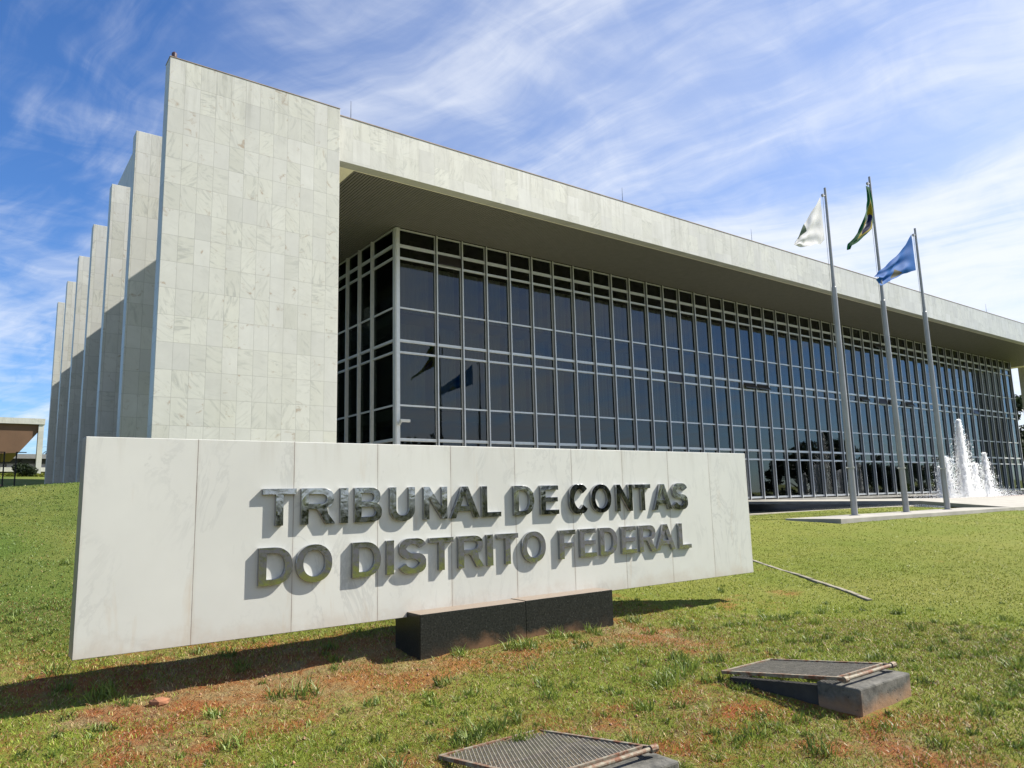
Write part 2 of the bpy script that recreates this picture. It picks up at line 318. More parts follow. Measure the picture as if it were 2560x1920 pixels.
# grass and soil (colour comes from the plants themselves, stored per blade)
m, N, L, b, o = new_mat('grass_blades')
at = N('ShaderNodeAttribute', attribute_name='blade_colour'); setb(N, L, b, at.outputs['Color'], 0.5, 0, 0.35)
tl = N('ShaderNodeBsdfTranslucent'); L(at.outputs['Color'], tl.inputs[0]); mx = N('ShaderNodeMixShader'); mx.inputs[0].default_value = 0.28
L(b.outputs[0], mx.inputs[1]); L(tl.outputs[0], mx.inputs[2]); L(mx.outputs[0], o.inputs[0]); M['grass'] = m
m, N, L, b, o = new_mat('lawn_soil')
t = N('ShaderNodeTexCoord').outputs['Object']
lush = N('ShaderNodeAttribute', attribute_name='lush').outputs['Fac']
nf = noise(N, L, t, 34, 8, 0.7); nm = noise(N, L, t, 2.6, 7, 0.65); nb = noise(N, L, t, 0.45, 4, 0.55); nx = noise(N, L, t, 110, 4, 0.7)
soil = mixc(N, L, nf, (0.20, 0.045, 0.015), (0.44, 0.14, 0.045))
straw = mixc(N, L, nx, (0.12, 0.08, 0.03), (0.45, 0.35, 0.18))
green = mixc(N, L, nf, (0.11, 0.15, 0.016), (0.26, 0.305, 0.042))
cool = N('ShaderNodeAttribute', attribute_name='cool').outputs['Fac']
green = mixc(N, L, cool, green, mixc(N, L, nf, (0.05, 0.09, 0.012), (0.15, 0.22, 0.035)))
dry = mixc(N, L, maprange(N, L, mathn(N, L, 'ADD', mathn(N, L, 'MULTIPLY', nm, 0.7), mathn(N, L, 'MULTIPLY', nx, 0.3)), 0.45, 0.57), soil, straw)
gm = mathn(N, L, 'ADD', mathn(N, L, 'MULTIPLY', lush, 1.15), mathn(N, L, 'MULTIPLY', mathn(N, L, 'SUBTRACT', nm, 0.5), 1.3))
gm = mathn(N, L, 'ADD', gm, mathn(N, L, 'MULTIPLY', mathn(N, L, 'SUBTRACT', nf, 0.5), 1.2))
c = mixc(N, L, maprange(N, L, gm, 0.38, 0.72), dry, green)
c = mixc(N, L, maprange(N, L, nb, 0.35, 0.65, 0, 0.30), c, (0.38, 0.32, 0.09))
c = mixc(N, L, 1.0, c, (0.72, 0.72, 0.72), 'MULTIPLY')
setb(N, L, b, c, 0.95, 0, 0.15, mathn(N, L, 'ADD', nf, mathn(N, L, 'MULTIPLY', nx, 0.5)), 0.9, 0.03); M['soil'] = m

# flags
def flagmat(name, build):
    m, N, L, b, o = new_mat(name)
    uv = N('ShaderNodeUVMap').outputs[0]; sp = N('ShaderNodeSeparateXYZ'); L(uv, sp.inputs[0])
    c = build(N, L, sp.outputs[0], sp.outputs[1]); setb(N, L, b, c, 0.75, 0, 0.2)
    tl = N('ShaderNodeBsdfTranslucent'); L(c, tl.inputs[0]); mx = N('ShaderNodeMixShader'); mx.inputs[0].default_value = 0.35
    L(b.outputs[0], mx.inputs[1]); L(tl.outputs[0], mx.inputs[2]); L(mx.outputs[0], o.inputs[0]); return m
def boxm(N, L, u, v, cu, cv, hu, hv):
    a = mathn(N, L, 'LESS_THAN', mathn(N, L, 'ABSOLUTE', mathn(N, L, 'SUBTRACT', u, cu)), hu)
    b_ = mathn(N, L, 'LESS_THAN', mathn(N, L, 'ABSOLUTE', mathn(N, L, 'SUBTRACT', v, cv)), hv)
    return mathn(N, L, 'MULTIPLY', a, b_)
def f_white(N, L, u, v):
    c = mixc(N, L, boxm(N, L, u, v, 0.72, 0.92, 0.13, 0.24), (0.72, 0.72, 0.72), (0.011, 0.05, 0.022))
    return mixc(N, L, boxm(N, L, u, v, 0.80, 0.90, 0.03, 0.05), c, (0.35, 0.35, 0.04))
def f_brazil(N, L, u, v):
    du = mathn(N, L, 'ABSOLUTE', mathn(N, L, 'SUBTRACT', u, 0.5)); dv = mathn(N, L, 'ABSOLUTE', mathn(N, L, 'SUBTRACT', v, 0.5))
    rh = mathn(N, L, 'LESS_THAN', mathn(N, L, 'ADD', mathn(N, L, 'DIVIDE', du, 0.40), mathn(N, L, 'DIVIDE', dv, 0.42)), 1.0)
    r = mathn(N, L, 'ADD', mathn(N, L, 'POWER', mathn(N, L, 'DIVIDE', du, 0.19), 2.0), mathn(N, L, 'POWER', mathn(N, L, 'DIVIDE', dv, 0.26), 2.0))
    disc = mathn(N, L, 'LESS_THAN', r, 1.0)
    bandm = mathn(N, L, 'MULTIPLY', disc, mathn(N, L, 'LESS_THAN', mathn(N, L, 'ABSOLUTE', mathn(N, L, 'ADD', mathn(N, L, 'SUBTRACT', v, 0.53), mathn(N, L, 'MULTIPLY', mathn(N, L, 'SUBTRACT', u, 0.5), 0.3))), 0.025))
    c = mixc(N, L, rh, (0.009, 0.095, 0.033), (0.30, 0.24, 0.015)); c = mixc(N, L, disc, c, (0.008, 0.012, 0.07))
    return mixc(N, L, bandm, c, (0.5, 0.5, 0.5))
def f_blue(N, L, u, v):
    a = mathn(N, L, 'LESS_THAN', mathn(N, L, 'ABSOLUTE', mathn(N, L, 'SUBTRACT', u, 0.52)), mathn(N, L, 'MULTIPLY', mathn(N, L, 'SUBTRACT', 0.40, v), 0.40))
    a = mathn(N, L, 'MULTIPLY', a, mathn(N, L, 'GREATER_THAN', v, 0.06))
    return mixc(N, L, a, (0.010, 0.115, 0.40), (0.06, 0.06, 0.03))
M['flag_white'] = flagmat('white_flag_cloth', f_white); M['flag_brazil'] = flagmat('green_flag_cloth', f_brazil); M['flag_blue'] = flagmat('blue_flag_cloth', f_blue)

# ------------------------------------------------------------------ mesh helpers
class MB:
    def __init__(s): s.v = []; s.f = []; s.uv = None
    def box(s, x0, x1, y0, y1, z0, z1):
        n = len(s.v)
        s.v += [(x, y, z) for z in (z0, z1) for y in (y0, y1) for x in (x0, x1)]
        s.f += [tuple(n+i for i in q) for q in ((0,2,3,1),(4,5,7,6),(0,1,5,4),(2,6,7,3),(0,4,6,2),(1,3,7,5))]
        return s
    def prism(s, pts, axis, a, b):
        """pts: 2-D outline, extruded along axis (0,1,2) from a to b"""
        n = len(s.v); k = len(pts)
        for t_ in (a, b):
            for p in pts:
                q = list(p); q.insert(axis, t_); s.v.append(tuple(q))
        s.f.append(tuple(n+i for i in range(k))); s.f.append(tuple(n+k+i for i in reversed(range(k))))
        for i in range(k):
            j = (i+1) % k; s.f.append((n+i, n+k+i, n+k+j, n+j))
        return s
    def tube(s, p, r, seg=8):
        """p: points, r: radii"""
        n = len(s.v); P = [Vector(q) for q in p]
        for i, q in enumerate(P):
            d = (P[min(i+1, len(P)-1)] - P[max(i-1, 0)]).normalized()
            a = Vector((0, 0, 1)) if abs(d.z) < 0.9 else Vector((1, 0, 0))
            e1 = d.cross(a).normalized(); e2 = d.cross(e1)
            for k in range(seg):
                t_ = 2*math.pi*k/seg; s.v.append(tuple(q + r[i]*(math.cos(t_)*e1 + math.sin(t_)*e2)))
        for i in range(len(P)-1):
            for k in range(seg):
                a, b_ = n+i*seg+k, n+i*seg+(k+1) % seg
                s.f.append((a, b_, b_+seg, a+seg))
        s.f.append(tuple(n+k for k in reversed(range(seg)))); s.f.append(tuple(n+(len(P)-1)*seg+k for k in range(seg)))
        return s
    def bar(s, a, b_, w, h=None):
        """rectangular bar from a to b"""
        h = h or w; a = Vector(a); b_ = Vector(b_); d = (b_-a).normalized()
        up = Vector((0, 0, 1)) if abs(d.z) < 0.9 else Vector((1, 0, 0))
        e1 = d.cross(up).normalized(); e2 = e1.cross(d); n = len(s.v)
        for q in (a, b_):
            for i, j in ((-1,-1),(1,-1),(1,1),(-1,1)): s.v.append(tuple(q + e1*i*w/2 + e2*j*h/2))
        s.f += [tuple(n+i for i in q) for q in ((0,1,2,3),(7,6,5,4),(0,4,5,1),(1,5,6,2),(2,6,7,3),(3,7,4,0))]
        return s
    def mesh(s, name):
        me = bpy.data.meshes.new(name); me.from_pydata(s.v, [], s.f); me.update(); return me
def fast_mesh(name, verts, tris, cols=None, cname='blade_colour'):
    me = bpy.data.meshes.new(name)
    nv, nt = len(verts), len(tris)
    me.vertices.add(nv); me.vertices.foreach_set('co', verts.astype(np.float32).ravel())
    me.loops.add(nt*3); me.loops.foreach_set('vertex_index', tris.astype(np.int32).ravel())
    me.polygons.add(nt); me.polygons.foreach_set('loop_start', np.arange(0, nt*3, 3, dtype=np.int32))
    me.update(calc_edges=True)
    if cols is not None:
        a = me.color_attributes.new(cname, 'FLOAT_COLOR', 'POINT')
        c4 = np.ones((nv, 4), np.float32); c4[:, :3] = cols; a.data.foreach_set('color', c4.ravel())
    return me
def link(name, me, mat, parent=None):
    o = bpy.data.objects.new(name, me)
    if isinstance(mat, str): mat = M[mat]
    if mat and not me.materials: me.materials.append(mat)
    C.objects.link(o)
    if parent is not None: attach(o, parent)
    return o
def root_loc(o):
    v = Vector((0, 0, 0))
    while o is not None: v += o.location + o.get('shift_dummy', Vector((0,0,0))) if False else o.location; o = None
    return v
def attach(o, parent):
    o.parent = parent
    # parts are modelled in scene coordinates; only top-level things carry a location of their own
    top = parent if parent.parent is None else parent.parent
    if parent.parent is None: o.matrix_parent_inverse = Matrix.Translation(-parent.location)
def obj(name, mb, mat, parent=None, bevel=0.0):
    me = mb.mesh(name) if isinstance(mb, MB) else mb
    o = link(name, me, mat, parent)
    if bevel:
        md = o.modifiers.new('bevel', 'BEVEL'); md.width = bevel; md.segments = 2; md.limit_method = 'ANGLE'
    return o
def tag(o, label=None, cat=None, group=None, kind=None):
    for k, v in (('label', label), ('category', cat), ('group', group), ('kind', kind)):
        if v: o[k] = v
    return o
def empty(name, loc, label, cat, group=None):
    o = bpy.data.objects.new(name, None); C.objects.link(o); o.location = loc; o.empty_display_size = 0.3
    return tag(o, label, cat, group)

# ------------------------------------------------------------------ ground height field
CP = np.array([(0,0,-1.63),(-4,0,-1.62),(4,0,-1.66),(0,-6,-1.75),(10,-6,-1.8),(-10,-5,-1.7),(2.6,3.4,-1.53),(4.9,2.8,-1.43),(5.1,3.6,-1.42),
 (0.7,6.4,-1.44),(2.2,6.4,-1.43),(3.4,6.05,-1.41),(4.6,6.05,-1.35),(5.8,6.05,-1.415),(8.3,6.5,-1.44),(1,4.6,-1.52),(7,3.0,-1.42),
 (9.72,5.28,-1.43),(11.0,7.1,-1.35),(11.8,8.54,-1.27),(1.0,7.23,-1.325),(2.0,7.23,-1.32),(3.7,7.2,-1.30),(6,7.3,-1.33),(-1,7.2,-1.33),(18.2,10.4,-0.80),(22,10.4,-0.79),(29,10.3,-0.78),(20,13,-0.70),(20,14.4,-0.68),(30,14.3,-0.68),(16,12.5,-0.75),
 (3.8,41,0.75),(3.8,46.2,0.85),(3.8,51,1.0),(3.8,31,0.6),(2,25,0.45),(-3,25,0.35),(2.05,19.5,0.70),(3.2,19.3,0.72),(0.9,19.5,0.60),(0,19.5,0.50),(-1.2,19.5,0.42),(6,19,0.55),(-8,20,0.30),(1,10,-0.80),(5,10,-0.80),(9,11,-0.85),(5,15,-0.15),(1,15,0.02),
 (10,15,-0.5),(14,16,-0.68),(9,20,-0.05),(-10,10,-0.8),(-6,40,0.8),(-20,40,0.9),(1.5,52,1.05),(-20,5,-1.5),(30,0,-1.75),(20,2,-1.55),(30,5,-1.35),
 (50,0,-1.9),(60,8,-1.1),(90,8,-1.1),(90,-30,-2.2),(40,-30,-2.2),(0,-30,-2.1),(-40,-30,-2.0),(3,62,1.6),(-10,70,2.2),(3,80,3.1),(6,100,4.05),(-30,100,4.1),(-80,100,4.2),
 (-80,20,0.6),(-80,-60,-2),(100,-80,-2.4),(10,-90,-2.4),(6,140,5.0),(40,150,4.5),(120,130,1.5),(160,60,0.2),(170,0,-1.8),(-100,160,5.0),(150,-90,-2.5),(0,180,5.6),(-200,60,1.5),(-200,-80,-2),(250,-80,-2.4),(250,150,0.5),(-200,220,6)], float)
def tps_fit(P, lam=0.4):
    n = len(P); d = np.linalg.norm(P[:, None, :2] - P[None, :, :2], axis=2)
    K = np.where(d > 0, d*d*np.log(d+1e-12), 0) * 1e-3
    K = d.copy()                                             # biharmonic-like linear kernel: no overshoot
    A = np.zeros((n+3, n+3)); A[:n, :n] = -K - lam*0.02*np.eye(n); A[:n, n] = 1; A[:n, n+1:] = P[:, :2]/100; A[n, :n] = 1; A[n+1:, :n] = (P[:, :2]/100).T
    return np.linalg.solve(A, np.concatenate([P[:, 2], [0, 0, 0]]))
CW = tps_fit(CP)
def height(x, y):
    x = np.asarray(x, float); y = np.asarray(y, float); sh = x.shape; x = x.ravel(); y = y.ravel(); n = len(CP); out = np.zeros(len(x))
    for a in range(0, len(x), 20000):
        xs, ys = x[a:a+20000], y[a:a+20000]
        # slightly rounded kernel so control points do not leave cusps
        d = np.sqrt((xs[:, None]-CP[None, :, 0])**2 + (ys[:, None]-CP[None, :, 1])**2 + 0.8)
        out[a:a+20000] = -d @ CW[:n] + CW[n] + CW[n+1]*xs/100 + CW[n+2]*ys/100
    return out.reshape(sh)
_g = rng.random((4, 256, 256))
def vnoise(x, y, s, k=0):
    u = np.asarray(x)*s + 31.7; v = np.asarray(y)*s + 17.3; i = np.floor(u).astype(int); j = np.floor(v).astype(int); fu = u-i; fv = v-j
    fu = fu*fu*(3-2*fu); fv = fv*fv*(3-2*fv); g = _g[k]
    a = g[i % 256, j % 256]; b_ = g[(i+1) % 256, j % 256]; c_ = g[i % 256, (j+1) % 256]; d_ = g[(i+1) % 256, (j+1) % 256]
    return (a*(1-fu)+b_*fu)*(1-fv) + (c_*(1-fu)+d_*fu)*fv
def fbm(x, y, s, k=0, o=4):
    t_ = 0; a = 1; w = 0
    for i in range(o): t_ = t_ + a*vnoise(x+7.1*i, y-3.3*i, s*2**i, (k+i) % 4); w += a; a *= 0.55
    return t_/w
def ss(a, b_, x): t_ = np.clip((x-a)/(b_-a), 0, 1); return t_*t_*(3-2*t_)
def ground(x, y, micro=True):
    z = height(x, y)
    if micro:
        near = 1-ss(14, 30, np.hypot(x, y))
        z = z + near*((fbm(x, y, 1.1, 0)-0.5)*0.05 + (fbm(x, y, 6.0, 1)-0.5)*0.035)
    pool = (x > 8.95) & (x < 100) & (y > 14.55) & (y < 60)
    z = np.where(pool, np.minimum(z, -1.5), z)
    bl = (x > 9.2) & (x <= 9.3) & (y > 21.0) & (y < 56); z = np.where(bl, np.minimum(z, -0.6), z)
    path = (x > 18.15) & (x < 100) & (y > 10.42) & (y < 14.56) & ~((x < 30.4) & (y > 12.1)); z = np.where(path, np.minimum(z, -0.86), z)
    return z
def lushness(x, y):
    """0 = bare red soil and thatch, 1 = full turf"""
    r = np.hypot(x, y)
    l = 0.58 + 0.14*ss(5, 13, r) + 0.24*ss(3.6, 7.5, x)
    l = l + 0.45*ss(6.9, 9.0, y)*(1-ss(5, 9, x))                     # rich lawn behind the sign on the left
    sh = np.exp(-((y-6.75)/0.75)**2)*ss(-2.0, 0.6, x)*(1-ss(9.3, 10.3, x)); l = l - 0.24*sh - 0.55*np.exp(-((y-6.12)/0.22)**2)*ss(0.3, 0.9, x)*(1-ss(2.2, 2.8, x))
    l = l - 0.26*np.exp(-(((y-5.6)/0.55)**2))*ss(0.3, 1.2, x)*(1-ss(6.4, 7.0, x))
    l = l - 0.10*(1-ss(-0.5, 2.5, x))*(1-ss(5.5, 7.5, y))
    return l + 1.15*(fbm(x, y, 0.75, 2)-0.5) * (1-0.5*ss(10, 20, r))
def axis(a0, b0, segs):
    out = []
    for lo, hi, st in segs: out += list(np.arange(lo, hi, st))
    return np.array(out + [segs[-1][1]])
gx = axis(0, 0, [(-900,-200,70),(-200,-60,10),(-60,-12,2),(-12,-3,0.4),(-3,12,0.075),(12,18.15,0.3),(18.15,18.16,0.01),(18.16,31,0.3),(31,60,1.5),(60,200,7),(200,900,70)])
gy = axis(0, 0, [(-900,-200,70),(-200,-40,10),(-40,-6,2),(-6,0.5,0.4),(0.5,8.5,0.075),(8.5,10.42,0.12),(10.42,10.43,0.01),(10.43,14.55,0.2),(14.55,14.56,0.01),(14.56,22,0.3),(22,60,0.8),(60,200,6),(200,900,70)])
GX, GY = np.meshgrid(gx, gy); GZ = ground(GX, GY)
far = ss(220, 420, np.hypot(GX, GY)); GZ = GZ*(1-far) + far*3.0
nx_, ny_ = len(gx), len(gy)
V = np.stack([GX.ravel(), GY.ravel(), GZ.ravel()], 1)
ii = (np.arange(ny_-1)[:, None]*nx_ + np.arange(nx_-1)[None, :]).ravel()
T = np.concatenate([np.stack([ii, ii+1, ii+nx_+1], 1), np.stack([ii, ii+nx_+1, ii+nx_], 1)])
gme = fast_mesh('ground', V, T)
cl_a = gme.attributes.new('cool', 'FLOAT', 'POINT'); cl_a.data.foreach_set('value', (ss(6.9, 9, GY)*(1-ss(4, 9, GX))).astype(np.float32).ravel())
la = gme.attributes.new('lush', 'FLOAT', 'POINT'); la.data.foreach_set('value', np.clip(lushness(GX, GY), 0, 1).astype(np.float32).ravel())
gme.polygons.foreach_set('use_smooth', np.ones(len(T), bool))
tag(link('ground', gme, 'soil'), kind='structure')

# ------------------------------------------------------------------ grass
def blades(x, y, h, w, lean, col, bend=True):
    n = len(x); z = ground(x, y) - 0.004
    a = rng.random(n)*2*np.pi; la_ = rng.random(n)*2*np.pi
    dx, dy = np.cos(a)*w/2, np.sin(a)*w/2; lx, ly = np.cos(la_)*lean*h, np.sin(la_)*lean*h
    hz = h*np.sqrt(np.clip(1-lean**2*0.8, 0.05, 1))
    P0 = np.stack([x-dx, y-dy, z], 1); P1 = np.stack([x+dx, y+dy, z], 1)
    M0 = np.stack([x-dx*0.8+lx*0.38, y-dy*0.8+ly*0.38, z+hz*0.62], 1); M1 = np.stack([x+dx*0.8+lx*0.38, y+dy*0.8+ly*0.38, z+hz*0.62], 1)
    TP = np.stack([x+lx, y+ly, z+hz], 1)
    V = np.stack([P0, P1, M0, M1, TP], 1).reshape(-1, 3); i = np.arange(n)[:, None]*5
    T = np.concatenate([i+np.array([[0, 1, 3]]), i+np.array([[0, 3, 2]]), i+np.array([[2, 3, 4]])])
    return V, T, np.repeat(col, 5, axis=0)
def palette(x, y, l, n):
    r = rng.random(n)
    g1 = np.array([0.13, 0.21, 0.02]); g2 = np.array([0.38, 0.47, 0.05]); g3 = np.array([0.17, 0.27, 0.05]); s1 = np.array([0.62, 0.46, 0.21]); s2 = np.array([0.34, 0.13, 0.04])
    t_ = rng.random(n)[:, None]; green = g1*(1-t_) + g2*t_
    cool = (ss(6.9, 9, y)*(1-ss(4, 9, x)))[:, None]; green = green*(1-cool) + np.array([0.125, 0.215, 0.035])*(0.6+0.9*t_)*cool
    green = green*(0.80+0.40*np.clip(fbm(x, y, 0.45, 1)*2-0.5, 0, 1))[:, None]
    yel = (ss(7, 14, x)*0.55)[:, None]; green = green*(1-yel) + np.array([0.37, 0.41, 0.065])*(0.75+0.5*t_)*yel
    dry = np.where((rng.random(n) < 0.45)[:, None], s1, s2)*(0.7+0.6*rng.random(n)[:, None])
    pd = np.clip(0.60 - 0.80*np.clip(l, 0, 1), 0.05, 0.75)
    out = np.where((r < pd)[:, None], dry, green); f = (0.6*ss(7, 18, np.hypot(x, y)))[:, None]; m = out.mean(0)*0.3 + green*0.7
    return out*(1-f) + m*f
def scatter(n, r0, r1, a0, a1):
    a = R(a0) + (R(a1)-R(a0))*rng.random(n); r = np.sqrt(r0*r0 + (r1*r1-r0*r0)*rng.random(n))
    return r*np.sin(a), r*np.cos(a)
def blocked(x, y):
    b1 = (x > 3.38) & (x < 5.82) & (y > 6.03) & (y < 6.62)
    b2 = (x > 4.76) & (x < 5.50) & (y > 2.70) & (y < 3.55); b3 = (x > 2.45) & (x < 3.25) & (y > 2.85) & (y < 3.8)
    b4 = (x > 18.1) & (y > 10.38) & ~((x < 30.0) & (y > 12.1) & (y < 14.35)); b5 = (x > 8.9) & (y > 14.3); b6 = (x > 3.75) & (y > 20.8)
    return b1 | b2 | b3 | b4 | b5 | b6
GV, GT, GC = [], [], []; off_ = 0
def add(res):
    global off_
    v, t_, c_ = res; GV.append(v); GT.append(t_ + off_); GC.append(c_); off_ += len(v)
for (n, r0, r1, a0, a1, h0, w0) in ((150000, 1.6, 5.0, -12, 86, 0.030, 0.0042), (260000, 5.0, 9.5, -14, 86, 0.027, 0.0062), (200000, 9.5, 17, -14, 80, 0.020, 0.011), (130000, 17, 34, -14, 78, 0.022, 0.020), (50000, 34, 62, -14, 14, 0.05, 0.04)):
    x, y = scatter(n, r0*0.90 if r0 > 2 else r0, r1*1.12, a0, a1); l = lushness(x, y); rr_ = np.hypot(x, y)
    zone = np.clip((rr_/r0-0.90)/0.2, 0, 1)*np.clip((1.12-rr_/r1)/0.22, 0, 1) if r0 > 2 else np.clip((1.12-rr_/r1)/0.22, 0, 1)
    clump = fbm(x, y, 3.2, 3)
    keep = (rng.random(n) < zone*np.clip(0.25 + 0.95*l + 1.6*(clump-0.5), 0.04, 1)) & ~blocked(x, y); x, y, l, clump = x[keep], y[keep], l[keep], clump[keep]; k = len(x)
    h = h0*(0.55 + 0.9*rng.random(k))*(0.75+0.6*np.clip(clump, 0, 1)); col = palette(x, y, l, k)*(1.22 if r0 < 9 else 1.0)
    add(blades(x, y, h, w0*(0.7+0.6*rng.random(k)), 0.35+0.6*rng.random(k), col))
# straw lying flat in the thatch
x, y = scatter(90000, 1.6, 9.5, -12, 86); keep = ~blocked(x, y); x, y = x[keep], y[keep]; k = len(x)
c_ = np.array([0.66, 0.50, 0.26])*(0.45+0.8*rng.random(k))[:, None]
c_ = np.where((rng.random(k) < 0.55)[:, None], np.array([0.24, 0.08, 0.025]), c_)
add(blades(x, y, 0.035+0.03*rng.random(k), 0.0035+0.002*rng.random(k), 0.93+0.07*rng.random(k), c_))
# taller tufts of broad blades
tx, ty = scatter(1700, 1.8, 12.5, -10, 86); kp = rng.random(1700) < np.clip(lushness(tx, ty)*1.3, 0.15, 1)*(1-ss(7, 12.5, np.hypot(tx, ty))); tx, ty = tx[kp], ty[kp]; nt_ = len(tx)
hand = np.array([(2.05, 5.85), (2.25, 5.80), (0.95, 6.55), (4.30, 5.85), (4.42, 5.78), (4.9, 5.92), (5.35, 5.9), (6.15, 6.1), (3.75, 5.95), (2.62, 4.15), (2.75, 4.25), (2.1, 4.1), (5.7, 2.95), (5.75, 3.1), (5.68, 3.25), (2.9, 4.2), (3.1, 4.25), (4.7, 4.2), (4.5, 4.15), (4.95, 4.3), (1.65, 3.75), (1.75, 3.9)])
tx = np.concatenate([tx, hand[:, 0]]); ty = np.concatenate([ty, hand[:, 1]])
big = np.concatenate([0.30+0.45*rng.random(nt_)**1.5, np.full(len(hand), 1.0)])*(0.7+0.6*rng.random(len(tx)))
for xx, yy, s_ in zip(tx, ty, big):
    k = int(50*s_)+8; a = rng.random(k)*6.28; rr = 0.10*s_*np.sqrt(rng.random(k)); x = xx+rr*np.cos(a); y = yy+rr*np.sin(a)
    ok = ~blocked(x, y); x, y = x[ok], y[ok]; k = len(x)
    if not k: continue
    t_ = rng.random(k)[:, None]; col = (np.array([0.12, 0.20, 0.03])*(1-t_) + np.array([0.36, 0.47, 0.09])*t_)*(0.75+0.5*random.random())
    add(blades(x, y, 0.11*s_*(0.5+0.8*rng.random(k)), 0.0065+0.005*rng.random(k), 0.35+0.55*rng.random(k), col))
gme = fast_mesh('grass', np.concatenate(GV), np.concatenate(GT), np.concatenate(GC)*np.array([0.59, 0.575, 0.575]))
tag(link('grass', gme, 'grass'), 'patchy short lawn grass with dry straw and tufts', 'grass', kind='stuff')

# ------------------------------------------------------------------ the sign
SX0, SX1, SY, SZ0, SZ1 = 0.71, 8.676, 6.30, -1.052, 0.551
sign = empty('stone_sign', (4.6, 6.4, -1.4), 'long white marble slab sign with steel letters on a low black granite block', 'sign')
obj('slab', MB().box(SX0, SX1, SY, SY+0.21, SZ0, SZ1), 'sign_marble', sign, 0.004)
obj('base_block', MB().box(3.40, 4.598, 6.05, 6.53, -1.75, -1.003), 'black_granite', sign, 0.006)
obj('base_block', MB().box(4.602, 5.80, 6.053, 6.53, -1.75, -0.998), 'black_granite', sign, 0.006)

def arc(cx, cy, rx, ry, a0, a1, n=14, p=2.0):
    out = []
    for i in range(n+1):
        a = R(a0 + (a1-a0)*i/n); c_, s_ = math.cos(a), math.sin(a)
        out.append((cx + rx*math.copysign(abs(c_)**(2/p), c_), cy + ry*math.copysign(abs(s_)**(2/p), s_)))
    return out
ST, HB = 0.208, 0.155     # stem and bar widths against a cap height of 1
def band_path(center, w_):
    """outline of a stroke of varying width along a centre line"""
    Lf, Rt = [], []
    for i, p in enumerate(center):
        a = center[max(i-1, 0)]; b_ = center[min(i+1, len(center)-1)]; d = (b_[0]-a[0], b_[1]-a[1]); l = math.hypot(*d); nx, ny = -d[1]/l, d[0]/l
        ww = (w_[0]*abs(nx) + w_[1]*abs(ny))/2 if True else 0
        Lf.append((p[0]+nx*ww, p[1]+ny*ww)); Rt.append((p[0]-nx*ww, p[1]-ny*ww))
    return Lf + Rt[::-1]
def glyph(ch, w):
    s, h = ST, HB
    if ch == 'I': return [[(0,0),(w,0),(w,1),(0,1)]]
    if ch == 'T': return [[(0,1),(0,1-h),(w/2-s/2,1-h),(w/2-s/2,0),(w/2+s/2,0),(w/2+s/2,1-h),(w,1-h),(w,1)]]
    if ch == 'L': return [[(0,0),(w,0),(w,h),(s,h),(s,1),(0,1)]]
    if ch == 'E': return [[(0,0),(w,0),(w,h),(s,h),(s,.5-h*.42),(w*.94,.5-h*.42),(w*.94,.5+h*.58),(s,.5+h*.58),(s,1-h),(w*.98,1-h),(w*.98,1),(0,1)]]
    if ch == 'F': return [[(0,0),(s,0),(s,.5-h*.6),(w*.90,.5-h*.6),(w*.90,.5+h*.4),(s,.5+h*.4),(s,1-h),(w,1-h),(w,1),(0,1)]]
    if ch == 'N': return [[(0,0),(s*.92,0),(s*.92,.66),(w-s*.95,0),(w,0),(w,1),(w-s*.92,1),(w-s*.92,.34),(s*.95,1),(0,1)]]
    if ch == 'A':
        g = .125*w; return [[(0,0),(s*1.02,0),(s*1.02+g*.62,.215),(w-s*1.02-g*.62,.215),(w-s*1.02,0),(w,0),(w/2+s*.56,1),(w/2-s*.56,1)],
                            [(w/2,.78),(w*.355,.385),(w*.645,.385)]]
    if ch == 'U': return [[(0,1)] + arc(w/2,.36,w/2,.375,180,360,16,2.3) + [(w,1),(w-s,1)] + arc(w/2,.37,w/2-s,.215,360,180,16,2.3) + [(s,1)]]
    if ch == 'D': return [[(0,0)] + arc(w*.42,.5,w*.58,.5,-90,90,18,2.25) + [(0,1)], [(s,h)] + [(s,1-h)] + arc(w*.42,.5,w*.58-s,.5-h,90,-90,18,2.25)]
    if ch == 'O': return [arc(w/2,.5,w/2,.52,0,354,40,2.15), arc(w/2,.5,w/2-s,.52-h*1.05,0,354,36,2.1)]
    if ch == 'B': return [[(0,0)] + arc(w*.62,.285,w*.38,.285,-90,62,12,2.3) + arc(w*.60,.745,w*.345,.255,-55,90,12,2.3) + [(0,1)],
                          [(s,h*.95),(s,.44)] + arc(w*.60,.30,w*.40-s+.01,.14,90,-90,8,2.3), [(s,.60),(s,1-h*.95)] + arc(w*.57,.72,w*.375-s+.01,.118,90,-90,8,2.3)]
    if ch == 'R': return [[(0,0),(s,0),(s,.42),(w*.36,.42)] + arc(w*.38,.30,w*.14,.12,90,25,4) + [(w*.72,0),(w*1.02,0),(w*.80,.28)] + arc(w*.66,.40,w*.12,.06,0,60,3)
                          + arc(w*.60,.71,w*.37,.29,-50,90,14,2.3) + [(0,1)], [(s,.565),(s,1-h)] + arc(w*.58,.70,w*.39-s+.005,.135,90,-90,8,2.3)]
    if ch == 'C':
        c_ = arc(w/2,.5,(w-s)/2,.52-h*.52,38,322,34,2.15); return [band_path(c_, (s, h*1.02))]
    if ch == 'S':
        t_ = h*.98; ry = (1.04-t_)/4; top = arc(w/2, .5+ry, (w-s)/2, ry, 14, 262, 22, 2.1); bot = arc(w/2, .5-ry, (w-s)/2, ry, 82, -166, 22, 2.1)
        return [band_path(top + bot, (s*.96, t_*1.02))]
